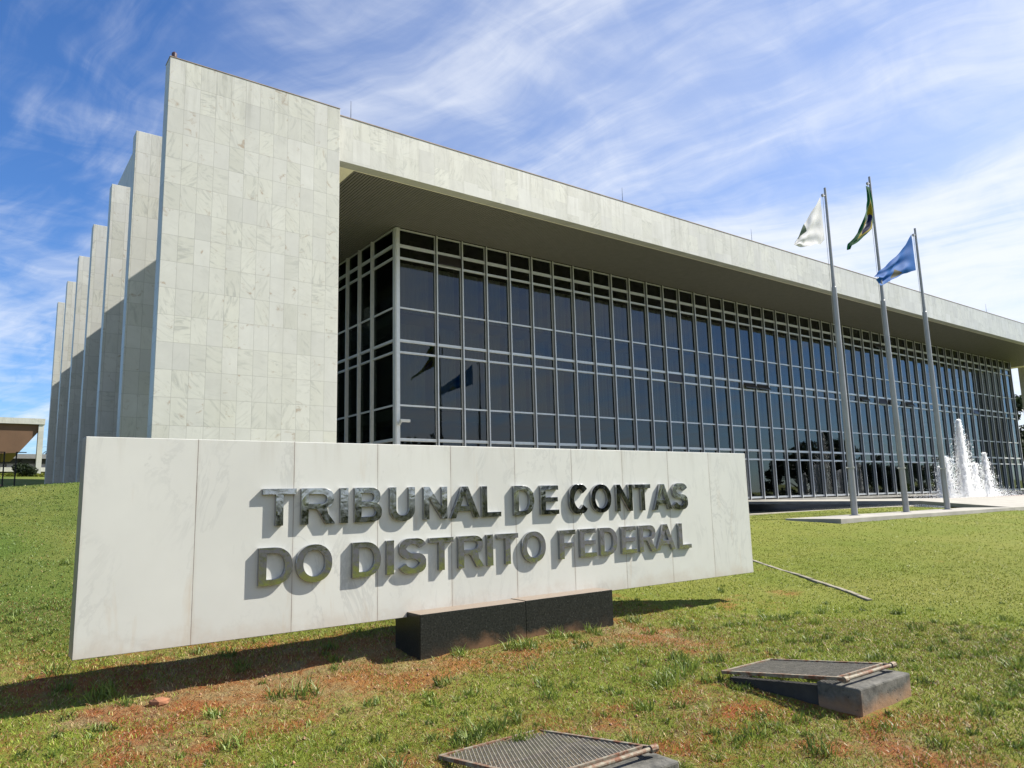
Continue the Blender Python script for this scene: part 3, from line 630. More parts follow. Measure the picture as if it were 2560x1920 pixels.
def letter(ch, x, z, w, H):
    cu = bpy.data.curves.new('letter', 'CURVE'); cu.dimensions = '2D'; cu.fill_mode = 'BOTH'; cu.extrude = 0.0180; cu.bevel_depth = 0.0012; cu.bevel_resolution = 0; cu.offset = -0.0012
    for pts in glyph(ch, w/H):
        sp_ = cu.splines.new('POLY'); sp_.points.add(len(pts)-1); sp_.use_cyclic_u = True
        for p, q in zip(sp_.points, pts): p.co = (q[0]*H, q[1]*H, 0, 1)
    tmp = bpy.data.objects.new('tmp', cu); C.objects.link(tmp); bpy.context.view_layer.update()
    me = bpy.data.meshes.new_from_object(tmp.evaluated_get(bpy.context.evaluated_depsgraph_get()))
    bpy.data.objects.remove(tmp)
    me.polygons.foreach_set('use_smooth', [False]*len(me.polygons))
    me.transform(Matrix.Translation((x, SY-0.0195, z)) @ Matrix.Rotation(math.pi/2, 4, 'X'))
    return obj('letter', me, 'chrome', sign)
k_ = 0.994
row1 = [('T',2.040,.288),('R',2.375,.305),('I',2.737,.073),('B',2.875,.268),('U',3.230,.262),('N',3.592,.262),('A',3.888,.350),('L',4.270,.236),
        ('D',4.677,.268),('E',5.040,.250),('C',5.448,.285),('O',5.772,.315),('N',6.175,.262),('T',6.482,.270),('A',6.800,.330),('S',7.155,.272)]
row2 = [('D',2.020,.285),('O',2.337,.325),('D',2.855,.278),('I',3.196,.073),('S',3.327,.282),('T',3.650,.270),('R',3.978,.300),('I',4.322,.073),('T',4.450,.266),('O',4.766,.318),
        ('F',5.282,.232),('E',5.580,.245),('D',5.885,.268),('E',6.228,.240),('R',6.522,.285),('A',6.805,.345),('L',7.222,.226)]
for ch, x, w in row1: letter(ch, x*k_, -0.165, w, 0.310)
for ch, x, w in row2: letter(ch, x*k_, -0.650, w, 0.308)

# ------------------------------------------------------------------ the government building
GY_, Z0, ZT = 25.6, -0.33, 12.6
bld = empty('government_building', (44.0, 36.0, -0.4), 'long modernist building with white marble fin walls, deep flat roof and dark curtain glazing', 'building')
fin_y = [20.864 + 5.04*i for i in range(7)]
for i, y in enumerate(fin_y):
    obj('fin_wall', MB().box(3.82, 8.91, y, y+0.55, -0.6, ZT), 'marble_wall', bld, 0.01)
for i, y in enumerate(fin_y):
    obj('fin_wall', MB().box(79.1, 84.2, y, y+0.55, -1.6, ZT), 'marble_wall', bld, 0.01)
ZS = 11.03
obj('roof_fascia', MB().box(8.913, 79.097, 21.25, 21.66, ZS, ZT), 'marble_fascia', bld, 0.008)
obj('roof_coping', MB().box(8.915, 79.095, 21.235, 21.72, ZT+0.002, ZT+0.03), 'coping', bld)
obj('fin_coping', MB().box(3.81, 8.912, 20.852, 21.425, ZT+0.002, ZT+0.022), 'coping', bld)
obj('roof_slab', MB().box(8.915, 79.095, 21.665, 51.6, ZS+0.15, ZT-0.1), 'roofing', bld)
rim = MB().box(8.915, 9.77, 21.662, 51.5, ZS+0.002, ZS+0.14).box(78.2, 79.09, 21.662, 51.5, ZS+0.002, ZS+0.14).box(9.773, 78.197, 21.662, 21.70, ZS+0.002, ZS+0.14)
obj('soffit_rim', rim, 'plaster', bld)
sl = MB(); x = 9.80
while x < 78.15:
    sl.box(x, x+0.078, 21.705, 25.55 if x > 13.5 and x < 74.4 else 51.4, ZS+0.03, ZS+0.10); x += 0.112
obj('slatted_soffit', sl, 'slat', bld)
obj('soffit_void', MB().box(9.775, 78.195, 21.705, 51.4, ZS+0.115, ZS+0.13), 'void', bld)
# soffit lamp that shows lit in the photograph is only a faint glint: a flush downlight ring
obj('rooftop_block', MB().box(9.04, 24, 60.8, 71.5, 3, 28.4), 'marble_wall', bld)
for x, h in ((9.96, 1.35), (23.22, 1.35), (32.84, 1.35), (47.5, 1.35), (62.3, 1.35)):
    rr = MB().tube([(x, 22.4, ZT), (x, 22.4, ZT+0.35), (x, 22.4, ZT+h)], [0.022, 0.016, 0.006], 6).box(x-0.06, x+0.06, 22.34, 22.46, ZT+0.03, ZT+0.08)
    obj('lightning_rod', rr, 'black_iron', bld)
obj('roof_beacon', MB().tube([(3.95, 21.0, ZT+0.02), (3.95, 21.0, ZT+0.07), (3.95, 21.0, ZT+0.09), (3.95, 21.0, ZT+0.2), (3.95, 21.0, ZT+0.25)], [0.03, 0.03, 0.07, 0.075, 0.03], 10), 'beacon', bld)

# curtain wall
rows = [(11.0,10.31,'top'),(10.31,9.79,'hop'),(9.79,7.72,''),(7.72,6.37,''),(6.37,5.90,'hop'),(5.90,3.78,''),(3.78,2.43,''),(2.43,1.92,'hop'),(1.92,-0.22,'')]
mull = [13.45, 15.227] + [15.227+1.2595*k for k in range(1, 47)] + [74.55]
TH = {11.0: 0.05, 10.31: 0.13, 9.79: 0.095, 7.72: 0.065, 6.37: 0.12, 5.90: 0.09, 3.78: 0.065, 2.43: 0.12, 1.92: 0.09, -0.22: 0.11}
opens = {(36.1,4): 1, (37.3,4): 1, (48.6,4): 1, (51.0,4): .55, (52.3,4): 1, (54.8,4): 1, (66.1,4): .5, (51.2,1): 1, (15.9,1): .35, (29.4,4): .15}
def pane(mb, a, b_, z0, z1, y, axis_=0, tx=0.0, tz=0.0):
    """one thin pane with a slight tilt of its own"""
    n = len(mb.v); t_ = 0.008
    for dy in (0, t_):
        for (u, v, su, sv) in ((a, z0, -1, -1), (b_, z0, 1, -1), (b_, z1, 1, 1), (a, z1, -1, 1)):
            yy = y + dy + su*tx + sv*tz
            mb.v.append((u, yy, v) if axis_ == 0 else (yy, u, v))
    mb.f += [tuple(n+i for i in q) for q in ((0,1,2,3),(7,6,5,4),(0,4,5,1),(1,5,6,2),(2,6,7,3),(3,7,4,0))]
def window(a, b_, plane, axis_, idx):
    fr_ = MB()
    def bx(u0, u1, p0, p1, z0, z1):
        if axis_ == 0: fr_.box(u0, u1, p0, p1, z0, z1)
        else: fr_.box(p0, p1, u0, u1, z0, z1)
    for z, t_ in TH.items():
        bx(a, b_, plane-0.045, plane+0.05, z-t_/2, z+t_/2); 
        if t_ > 0.08: bx(a, b_, plane-0.07, plane-0.046, z-t_/2+0.012, z-t_/2+0.03)
    for s0, s1 in ((a, a+0.028), (b_-0.028, b_)):
        zs = sorted(TH)
        for z0, z1 in zip(zs[:-1], zs[1:]): bx(s0, s1, plane-0.02, plane+0.04, z0+TH[z0]/2, z1-TH[z1]/2)
    w = obj('window', fr_, 'alu', bld)
    g = MB(); extra = []
    for r, (zt, zb, kd) in enumerate(rows):
        op = None
        if axis_ == 0:
            for (ox, orow), amt in opens.items():
                if orow == r and a-0.02 < ox < b_+0.02: op = amt
        if op: extra.append((zt, zb, op)); continue
        tx = random.gauss(0, 0.0014); tz = random.gauss(0, 0.0022)
        pane(g, a+0.03, b_-0.03, zb+TH[zb]/2+0.002, zt-TH[zt]/2-0.002, plane+0.005, axis_, tx, tz)
    p = link('pane', g.mesh('pane'), 'glass'); p.parent = w
    for zt, zb, op in extra:
        ang = R(38)*op; z1 = zt-TH[zt]/2-0.01; hh = zt-zb-0.10; s = MB(); y0 = plane-0.05
        yb = y0-hh*math.sin(ang); zb_ = z1-hh*math.cos(ang)
        for x0, x1 in ((a+0.03, a+0.07), (b_-0.07, b_-0.03)): s.bar(((x0+x1)/2, y0, z1), ((x0+x1)/2, yb, zb_), 0.04, 0.03)
        s.bar((a+0.03, y0, z1), (b_-0.03, y0, z1), 0.03, 0.04); s.bar((a+0.03, yb, zb_), (b_-0.03, yb, zb_), 0.03, 0.045)
        s.v += [(a+0.07, y0, z1-0.01), (b_-0.07, y0, z1-0.01), (b_-0.07, yb, zb_+0.01), (a+0.07, yb, zb_+0.01)]; n = len(s.v); s.f.append((n-4, n-3, n-2, n-1))
        q = link('open_sash', s.mesh('open_sash'), 'sash'); q.parent = w; q['label'] = 'hopper sash swung open'
for i in range(len(mull)-1):
    window(mull[i]+0.035, mull[i+1]-0.035, GY_, 0, i)
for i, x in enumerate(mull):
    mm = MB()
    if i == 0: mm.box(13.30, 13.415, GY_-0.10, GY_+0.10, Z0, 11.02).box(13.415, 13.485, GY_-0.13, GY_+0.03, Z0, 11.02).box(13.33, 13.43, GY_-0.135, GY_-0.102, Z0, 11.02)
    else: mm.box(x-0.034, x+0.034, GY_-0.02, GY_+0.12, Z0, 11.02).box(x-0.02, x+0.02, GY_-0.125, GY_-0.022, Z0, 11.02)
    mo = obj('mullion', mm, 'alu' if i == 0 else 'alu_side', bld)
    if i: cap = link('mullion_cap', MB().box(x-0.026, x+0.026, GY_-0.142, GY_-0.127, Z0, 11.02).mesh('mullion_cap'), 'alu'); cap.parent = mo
smull = [25.72, 27.57] + [27.57+1.2595*k for k in range(1, 19)]
for i in range(len(smull)-1): window(smull[i]+0.035, smull[i+1]-0.035, 13.35, 1, i)
for y in smull[1:]:
    obj('mullion', MB().box(13.33, 13.45, y-0.034, y+0.034, Z0, 11.02).box(13.215, 13.328, y-0.03, y+0.03, Z0, 11.02), 'alu', bld)
# right-hand return of the glazing
rs = MB()
for y in smull: rs.box(74.50, 74.70, y-0.034, y+0.034, Z0, 11.02)
for z, t_ in TH.items(): rs.box(74.54, 74.62, 25.7, smull[-1], z-t_/2, z+t_/2)
obj('side_frame', rs, 'alu', bld)
gp = MB(); gp.box(74.56, 74.57, 25.7, smull[-1], -0.2, 10.98); obj('side_glazing', gp, 'glass', bld)
# interior: floors, ceilings, columns, back wall, blinds
it = MB()
for zf in (3.30, 7.25): it.box(13.6, 74.4, 26.2, 49.5, zf, zf+0.42)
it.box(13.6, 74.4, 25.75, 49.5, -0.6, -0.34)
obj('floor_slab', it, 'interior', bld)
obj('side_glass_blackout', MB().box(14.55, 14.7, 26.6, 49.4, -0.3, 11.0), 'interior_dark', bld)  # added dark panel so the side glazing reads black
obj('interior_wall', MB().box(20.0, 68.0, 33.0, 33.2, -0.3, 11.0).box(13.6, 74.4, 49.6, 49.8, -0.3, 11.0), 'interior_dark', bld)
cl_ = MB()
for k in range(9): cl_.box(17.6+k*7.0, 18.0+k*7.0, 27.6, 28.0, -0.3, 11.0)
obj('interior_column', cl_, 'interior', bld)
def curtain(x0, x1, z0, z1, y, amp):
    n = max(6, int((x1-x0)/0.045)); mb = MB(); ph = random.random()*9
    for i in range(n+1):
        u = x0+(x1-x0)*i/n; yy = y + amp*math.sin(i*1.35+ph) + amp*0.6*math.sin(i*0.43+ph*2)
        mb.v += [(u, yy, z0), (u, yy, z1)]
        if i: k = 2*i; mb.f.append((k-2, k, k+1, k-1))
    return mb
for i in range(26):
    for (z0, z1) in ((7.7, 9.75), (3.74, 7.2)):
        if i > 12 and random.random() < 0.3: continue
        a = mull[i]+0.08; b_ = mull[i+1]-0.08-(0.25*random.random() if random.random() < 0.3 else 0)
        obj('curtain', curtain(a, b_, z0, z1, 26.05, 0.035), 'curtain', bld)
obj('glazing_plinth', MB().box(18.93, 74.7, 24.9, 25.55, -0.48, -0.345), 'concrete', bld)

# ------------------------------------------------------------------ paving, basin, water
def slope_poly(name, pts, th, mat):
    """paved slab from top corner points, each with its own height"""
    mb = MB(); n = len(pts); mb.v = [tuple(p) for p in pts] + [(p[0], p[1], p[2]-th) for p in pts]
    mb.f = [tuple(range(n)), tuple(reversed(range(n, 2*n)))] + [(i, i+n, (i+1) % n+n, (i+1) % n) for i in range(n)]
    return obj(name, mb, mat)
P_ramp = [(29.3, 10.46, -0.705), (60, 10.46, -0.705), (60, 16.2, -0.52), (38.6, 16.2, -0.45), (37.9, 24.88, -0.41), (33.4, 24.88, -0.40), (30.6, 14.2, -0.455)]
import mathutils
def fan(name, tris_pts, quads, th, mat):
    mb = MB(); n = len(tris_pts); mb.v = list(tris_pts) + [(p[0], p[1], p[2]-th) for p in tris_pts]
    for q in quads: mb.f.append(tuple(q)); mb.f.append(tuple(n+i for i in reversed(q)))
    return mb
rp = fan('plaza', P_ramp, [(0, 1, 2, 3, 6), (6, 3, 4, 5)], 0.14, 'concrete'); n = len(P_ramp)
rp.f += [(i, i+n, (i+1) % n+n, (i+1) % n) for i in range(n)]
tag(obj('plaza', rp, 'concrete'), kind='structure')
tag(obj('footpath', MB().box(18.2, 29.297, 10.46, 12.07, -0.84, -0.70), 'concrete', None, 0.01), kind='structure')
kb = MB().box(9.0, 30.45, 14.36, 14.56, -1.4, -0.625)
tag(obj('basin_kerb', kb, 'kerb', None, 0.01), 'low pale concrete kerb around the dark pool under the glass wall', 'kerb')
kb = MB().box(38.65, 74, 16.25, 16.55, -0.9, -0.47)
tag(obj('basin_kerb', kb, 'red_granite', None, 0.01), 'dark red granite kerb in front of the fountain', 'kerb')
tag(obj('pool_back_wall', MB().box(18.92, 74, 25.2, 25.5, -1.5, -0.49), 'pool_wall_tone'), 'near-black wall of the pool below the glass facade', 'wall')
tag(obj('bounce_slab', MB().box(8.95, 18.9, 14.565, 25.52, -1.5, -0.56), 'bounce_slab_pale'), kind='structure')  # unseen pale slab added behind the sign to bounce light onto the soffit
tag(obj('water', MB().box(18.92, 74, 14.57, 25.19, -1.3, -0.90), 'water'), kind='structure')
# low edging strip in the lawn
pts = [(12.6, 9.8), (11.8, 8.54), (11.0, 7.10), (10.35, 6.1), (9.72, 5.28)]
mb = MB()
for a, b_ in zip(pts[:-1], pts[1:]):
    for k in range(3):
        p = [a[i]+(b_[i]-a[i])*k/3 for i in (0, 1)]; q = [a[i]+(b_[i]-a[i])*(k+0.96)/3 for i in (0, 1)]
        zp, zq = float(ground(np.array(p[0]), np.array(p[1]), False)), float(ground(np.array(q[0]), np.array(q[1]), False))
        mb.bar((p[0], p[1], zp-0.004+random.uniform(-.008, .008)), (q[0], q[1], zq-0.004+random.uniform(-.008, .008)), 0.07, 0.05)
tag(obj('lawn_edging', mb, 'old_edging', None, 0.008), 'thin weathered concrete edging strip sunk diagonally in the lawn', 'edging')

# ------------------------------------------------------------------ fountain
ft = empty('fountain', (51.5, 21, -0.9), 'white splashing fountain jets in the pool before the right end of the glass facade', 'fountain')
def jet(x, y, top, r0, r1, n, seed, nm='water_jet'):
    g = np.random.default_rng(seed); z0 = -0.92
    t_ = g.random(n)**1.25; z = z0 + (top-z0)*t_
    core = g.random(n) < 0.45
    rad = np.where(core, 0.10+0.10*(1-t_), r0 + (r1-r0)*(1-t_)**1.1)*np.abs(g.normal(0, 0.62, n))
    a = g.random(n)*6.283; px = x + rad*np.cos(a) + 0.25*(1-t_)*r1*g.normal(0, .4, n); py = y + rad*np.sin(a)
    s_ = (0.006 + 0.022*g.random(n)**2)*np.where(core, 1.7, 1.0)
    el = 1 + 1.3*g.random(n)
    base = np.array([[1,0,0],[-.5,.87,0],[-.5,-.87,0],[0,0,1.0],[0,0,-1.0]])
    V = base[None]*np.stack([s_, s_, s_*el], 1)[:, None, :] + np.stack([px, py, z], 1)[:, None, :] + g.normal(0, .004, (n, 5, 3)); V = V.reshape(-1, 3)
    i = np.arange(n)[:, None]*5; T = np.concatenate([i+np.array([q]) for q in ((0,1,3),(1,2,3),(2,0,3),(1,0,4),(2,1,4),(0,2,4))])
    return obj(nm, fast_mesh(nm, V, T), 'spray', ft)
for k, (x, top, r0, r1, n) in enumerate(((48.25, 1.35, .08, .25, 5000), (49.6, 1.95, .42, .75, 12000), (51.2, 4.35, .12, 1.0, 24000), (53.2, 1.6, .32, .65, 9000), (55.4, 2.3, .10, .85, 12000))):
    jet(x, 21.0+0.2*math.sin(k*2.1), top, r0, r1, n, 40+k)
g = np.random.default_rng(5); n = 9000
px = 47.6+10.5*g.random(n); py = 21+1.0*g.normal(0, 1, n); z = -0.9 + np.abs(g.normal(0, 0.33, n)); s_ = 0.012+0.02*g.random(n)
base = np.array([[1,0,0],[-.5,.87,0],[-.5,-.87,0],[0,0,1.2]]); V = (base[None]*s_[:, None, None] + np.stack([px, py, z], 1)[:, None, :]).reshape(-1, 3); i = np.arange(n)[:, None]*4
obj('splash', fast_mesh('splash', V, np.concatenate([i+np.array([q]) for q in ((0,1,3),(1,2,3),(2,0,3),(1,0,2))])), 'spray', ft)

# ------------------------------------------------------------------ flagpoles and flags
def flagpole(x0, x1, top, label):
    p = empty('flagpole', (x0, 11.55, -0.70), label, 'flagpole', 'flagpoles on the paved strip'); zj = 6.15
    X = lambda z: x0 + (x1-x0)*(z+0.7)/(top+0.7)
    obj('mast', MB().tube([(X(-.7), 11.55, -.70), (X(2.6), 11.55, 2.6), (X(zj), 11.55, zj), (X(zj+.02), 11.55, zj+.02)], [.092, .085, .072, .055], 18), 'pole', p)
    obj('top_mast', MB().tube([(X(zj+.02), 11.55, zj+.02), (X(zj+.5), 11.55, zj+.5), (X(top), 11.55, top)], [.056, .048, .036], 14), 'pole', p)
    obj('pulley', MB().tube([(X(top)-.03, 11.55, top-.27), (X(top)-.15, 11.55, top-.27)], [.018, .018], 8).tube([(X(top)-.16, 11.52, top-.28), (X(top)-.16, 11.58, top-.28)], [.05, .05], 12), 'pole', p)
    obj('halyard', MB().tube([(X(top)-.17, 11.55, top-.3), (X(5)-.19, 11.55, 5), (X(1)-.12, 11.55, 0.9)], [.006]*3, 5), 'rope', p)
    obj('collar', MB().tube([(X(.66), 11.55, .66), (X(.70), 11.55, .70)], [.115, .115], 18).box(X(.68)-.26, X(.68)+.2, 11.53, 11.57, .665, .695), 'rope', p)
    obj('base_plate', MB().tube([(X(-.7), 11.55, -.699), (X(-.7), 11.55, -.685)], [.15, .15], 18), 'pole', p)
    return p
flagpole(20.864, 20.963, 9.363, 'grey flagpole with the white flag, nearest the stone sign')
flagpole(23.929, 23.854, 10.462, 'tallest grey flagpole in the middle, with the green and yellow flag')
flagpole(26.775, 26.769, 9.236, 'grey flagpole with the blue flag, nearest the fountain')
def flag(name, top, bot, mat, label, folds, seed, deep):
    """top, bot: outline curves from hoist to fly as (x, z); cloth hangs between with folds in depth"""
    nu, nv = 44, 30; g = random.Random(seed)
    def samp(c_, t_):
        d = [0]
        for a, b_ in zip(c_[:-1], c_[1:]): d.append(d[-1]+math.dist(a, b_))
        t_ *= d[-1]
        for i in range(len(c_)-1):
            if t_ <= d[i+1]+1e-9:
                f = (t_-d[i])/max(1e-9, d[i+1]-d[i]); return (c_[i][0]+(c_[i+1][0]-c_[i][0])*f, c_[i][1]+(c_[i+1][1]-c_[i][1])*f)
        return c_[-1]
    vs, fs, uv = [], [], []
    for j in range(nv+1):
        for i in range(nu+1):
            u, v = i/nu, j/nv; a = samp(top, u); b_ = samp(bot, u); w = math.sin(min(1, u*2.5)*math.pi/2)
            y = 11.47 + w*deep*(math.sin(folds*(v*1.0+u*0.9)*6.28+seed) + 0.5*math.sin(folds*1.9*(v-u*0.5)*6.28+1.3*seed))
            z = b_[1]+(a[1]-b_[1])*v + w*0.012*math.sin(u*21+v*7)
            vs.append((b_[0]+(a[0]-b_[0])*v, y, z)); uv.append((u, v))
    for j in range(nv):
        for i in range(nu): k = j*(nu+1)+i; fs.append((k, k+1, k+nu+2, k+nu+1))
    me = bpy.data.meshes.new(name); me.from_pydata(vs, [], fs); l = me.uv_layers.new(name='UVMap')
    for lp in me.loops: l.data[lp.index].uv = uv[lp.vertex_index]
    me.polygons.foreach_set('use_smooth', [True]*len(fs)); o = obj(name, me, mat)
    return tag(o, label, 'flag', 'flags flying from the three poles')
flag('flag', [(20.51,8.94),(20.08,8.49),(19.66,7.99),(19.22,7.56),(18.86,7.13)], [(20.52,7.57),(20.30,7.38),(19.93,7.30),(19.41,7.12),(18.91,7.08)], 'flag_white', 'white flag with a small dark green square, drooping in folds', 1.3, 2, 0.03)
flag('flag', [(23.39,10.0),(23.42,9.52),(23.10,8.92),(22.60,8.20),(21.95,7.73),(21.81,7.50)], [(23.64,10.0),(23.72,9.50),(23.69,8.79),(23.48,8.50),(22.87,8.12),(22.0,7.62),(21.86,7.50)], 'flag_brazil', 'furled dark green flag with yellow rhombus and blue disc', 1.5, 5, 0.05)
flag('flag', [(26.27,8.89),(25.69,8.40),(25.20,8.03),(24.18,7.36),(23.70,7.11),(23.47,6.92)], [(26.30,7.58),(25.45,7.32),(24.85,7.10),(23.72,6.62),(23.48,6.78)], 'flag_blue', 'blue flag with an olive triangle, blowing toward the middle pole', 1.1, 8, 0.06)

# ------------------------------------------------------------------ lamp boxes with wire grilles in the lawn
def lamp_box(x0, x1, y0, y1, zt, zb, zg, label, blk):
    o = empty('ground_lamp_box', ((x0+x1)/2, (y0+y1)/2, zg), label, 'lamp box', 'grilled lamp boxes in the lawn')
    obj('concrete_block', MB().box(blk[0], blk[1], blk[2], blk[3], zg-0.25, zt-0.045), box_concrete(zg), o, 0.012)
    sd = MB().prism([(blk[3]-.01, zg-.3), (y1-.06, zg-.3), (y1-.06, zb-.03), (blk[3]-.01, zt-.075)], 0, blk[0]+.015, blk[0]+.075)
    sd.prism([(blk[3]-.01, zg-.3), (y1-.06, zg-.3), (y1-.06, zb-.03), (blk[3]-.01, zt-.075)], 0, blk[1]-.09, blk[1]-.03).box(blk[0]+.08, blk[1]-.1, y1-.12, y1-.06, zg-.3, zb-.035)
    obj('side_wall', sd, 'shade_dark', o)
    sl_ = (zb-zt)/(y1-y0); Z = lambda y: zt + (y-y0)*sl_
    fr_ = MB()
    fr_.bar((x0, y0, Z(y0)), (x0, y1, Z(y1)), 0.026, 0.022); fr_.bar((x1, y0, Z(y0)), (x1, y1, Z(y1)), 0.022, 0.02)
    fr_.bar((x0, y1, Z(y1)), (x1, y1, Z(y1)), 0.022, 0.02); fr_.bar((x0, y0+.055, Z(y0+.055)), (x1, y0+.055, Z(y0+.055)), 0.018, 0.02)
    obj('grille_frame', fr_, 'rust', o)
    obj('hinge_bar', MB().tube([(x0-.02, y0-.012, Z(y0)), (x1+.02, y0-.012, Z(y0))], [.013, .013], 12).tube([(x0-.025, y0-.012, Z(y0)-.002), (x0+.02, y0-.012, Z(y0)-.002)], [.021, .021], 10).tube([(x1-.02, y0-.012, Z(y0)), (x1+.03, y0-.012, Z(y0))], [.021, .021], 10), 'rust', o)
    ms = MB(); d = 0.026; Wd, Ln = x1-x0, y1-y0-.06; k = -Ln
    while k < Wd*1.0+Ln:
        for sg in (1, -1):
            pts = []
            for t_ in np.linspace(0, Ln, 2):
                pass
            # diagonal wire x = k + sg*0.55*y clipped to the frame
            sx = 0.55*sg; ya, yb = 0.0, Ln; xa, xb = k + (0 if sg > 0 else 0.55*Ln), 0
            xa = k; xb = k + sx*Ln
            lo, hi = 0.0, 1.0
            dxx = xb-xa
            if abs(dxx) > 1e-9:
                t0, t1 = (0-xa)/dxx, (Wd-xa)/dxx
                if t0 > t1: t0, t1 = t1, t0
                lo, hi = max(lo, t0), min(hi, t1)
            if hi-lo > 0.01:
                A = (x0+xa+dxx*lo, y0+.06+Ln*lo); B = (x0+xa+dxx*hi, y0+.06+Ln*hi)
                sag = -0.0
                ms.bar((A[0], A[1], Z(A[1])+0.001*sg), (B[0], B[1], Z(B[1])+0.001*sg), 0.0040, 0.003)
        k += d
    obj('wire_mesh', ms, 'mesh_wire', o)
    obj('brace_bar', MB().bar((x0, (y0+y1)/2, Z((y0+y1)/2)-.012), (x1, (y0+y1)/2+.02, Z((y0+y1)/2)-.012), 0.014, 0.012), 'rust', o)
    obj('lamp_floor', MB().box(x0+.03, x1-.03, blk[3]+.01, y1-.16, zg-0.28, zg-0.22), 'interior_dark', o)
    return o
lamp_box(4.83, 5.45, 2.86, 3.86, -1.240, -1.358, -1.43, 'pale concrete lamp box with tilted rusty wire grille, right of the sign base', (4.82, 5.50, 2.75, 3.06))
lamp_box(2.40, 3.15, 3.04, 4.04, -1.37, -1.50, -1.56, 'concrete lamp box with rusty wire grille, nearest the camera', (2.48, 3.22, 2.90, 3.20))

# small stones and fallen leaves scattered in the thatch, too many to count
n = 900; x, y = scatter(n, 1.8, 8.5, -10, 84); ok = ~blocked(x, y); x, y = x[ok], y[ok]; n = len(x); z = ground(x, y); s_ = 0.004+0.012*rng.random(n)**2
base = np.array([[1,0,0],[-.5,.87,0],[-.5,-.87,0],[0,0,0.9],[0,0,-.6]]); V = (base[None]*s_[:, None, None]*(0.7+0.6*rng.random((n, 5, 3))) + np.stack([x, y, z+0.004], 1)[:, None, :]).reshape(-1, 3); i = np.arange(n)[:, None]*5
tag(link('pebbles', fast_mesh('pebbles', V, np.concatenate([i+np.array([q]) for q in ((0,1,3),(1,2,3),(2,0,3),(1,0,4),(2,1,4),(0,2,4))])), simple('red_pebbles', (0.38, 0.20, 0.12), 0.95, var=0.4, scale=30)), 'small red stones scattered in the lawn', 'pebbles', kind='stuff')
# small debris: clod and stick
def lump(x, y, r, seed, name, mat, label, cat):
    g = random.Random(seed); mb = MB(); n = 7
    for i in range(1, 5):
        for k in range(n):
            a = 6.283*k/n; ph = math.pi*i/5; q = r*(0.75+0.5*g.random()); mb.v.append((x+q*1.3*math.sin(ph)*math.cos(a), y+q*math.sin(ph)*math.sin(a), float(ground(np.array(x), np.array(y)))+r*0.35+q*0.7*math.cos(ph)))
    for i in range(3):
        for k in range(n): mb.f.append((i*n+k, i*n+(k+1) % n, (i+1)*n+(k+1) % n, (i+1)*n+k))
    mb.f.append(tuple(range(n))); mb.f.append(tuple(reversed(range(3*n, 4*n))))
    return tag(obj(name, mb, mat), label, cat)
M['clod'] = simple('red_clod', (0.34, 0.15, 0.075), 0.95, var=0.3, scale=12, bs=0.6)
lump(1.28, 6.18, 0.05, 3, 'soil_clod', 'clod', 'red earth clod at the sunny edge of the sign shadow', 'clod')

# ------------------------------------------------------------------ security camera on the glazing corner post
sc_ = empty('security_camera', (13.42, 25.40, 3.05), 'small white security camera on the corner post of the glazing', 'camera')
obj('bracket', MB().box(13.38, 13.46, 25.36, 25.46, 2.98, 3.06).box(13.40, 13.44, 25.25, 25.37, 3.03, 3.07), 'white_paint', sc_)
obj('housing', MB().box(13.36, 13.78, 25.18, 25.30, 3.08, 3.19), 'white_paint', sc_, 0.01)

# ------------------------------------------------------------------ trees
def leaf_cloud(centers, n, size, g):
    P = []; 
    c_ = np.array([q[:3] for q in centers]); rr = np.array([q[3] for q in centers]); idx = g.integers(0, len(c_), n)
    d = g.normal(0, 1, (n, 3)); d /= np.linalg.norm(d, axis=1)[:, None]; r = rr[idx]*g.random(n)**0.42
    p = c_[idx] + d*r[:, None]*np.array([1, 1, 0.72]); s_ = size*(0.5+g.random(n))
    a = g.normal(0, 1, (n, 3)); a /= np.linalg.norm(a, axis=1)[:, None]; b_ = np.cross(a, g.normal(0, 1, (n, 3))); b_ /= np.linalg.norm(b_, axis=1)[:, None]
    V = np.stack([p-a*s_[:, None], p+b_*s_[:, None]*0.5, p+a*s_[:, None], p-b_*s_[:, None]*0.5], 1).reshape(-1, 3); i = np.arange(n)[:, None]*4
    return V, np.concatenate([i+np.array([[0, 1, 2]]), i+np.array([[0, 2, 3]])])
def tree(x, y, z, h, w, label, seed, n=4500, size=0.22, group=None, cat='tree', name='broadleaf_tree', mat='leaf'):
    g = np.random.default_rng(seed); o = empty(name, (x, y, z), label, cat, group)
    tk = MB(); ht = h*0.42; tk.tube([(x, y, z-.3), (x+.1*w, y, z+ht*.6), (x+.05*w, y, z+ht)], [h*.035, h*.026, h*.02], 9); cs = []
    for k in range(9):
        a = k*2.4+seed; rr = w*(0.22+0.25*g.random()); e = (x+rr*math.cos(a), y+rr*math.sin(a), z+h*(0.5+0.42*g.random()))
        tk.tube([(x+.05*w, y, z+ht*(0.6+0.05*k)), ((x+e[0])/2, (y+e[1])/2, (z+ht+e[2])/2), e], [h*.014, h*.009, h*.004], 6)
        cs.append((*e, w*(0.16+0.14*g.random())))
        for q in range(3): cs.append((e[0]+g.normal(0, w*.13), e[1]+g.normal(0, w*.13), e[2]+g.normal(0, h*.07), w*(0.07+0.08*g.random())))
    obj('trunk', tk, 'bark', o); V, T = leaf_cloud(cs, n, size, g); obj('crown', fast_mesh('crown', V, T), mat, o); return o
def gz(x, y): return float(ground(np.array(float(x)), np.array(float(y)), False))
kinds = [('tall dark tree', 11.5, 11), ('round dark tree', 8.5, 9), ('low spreading dark tree', 6.5, 10)]
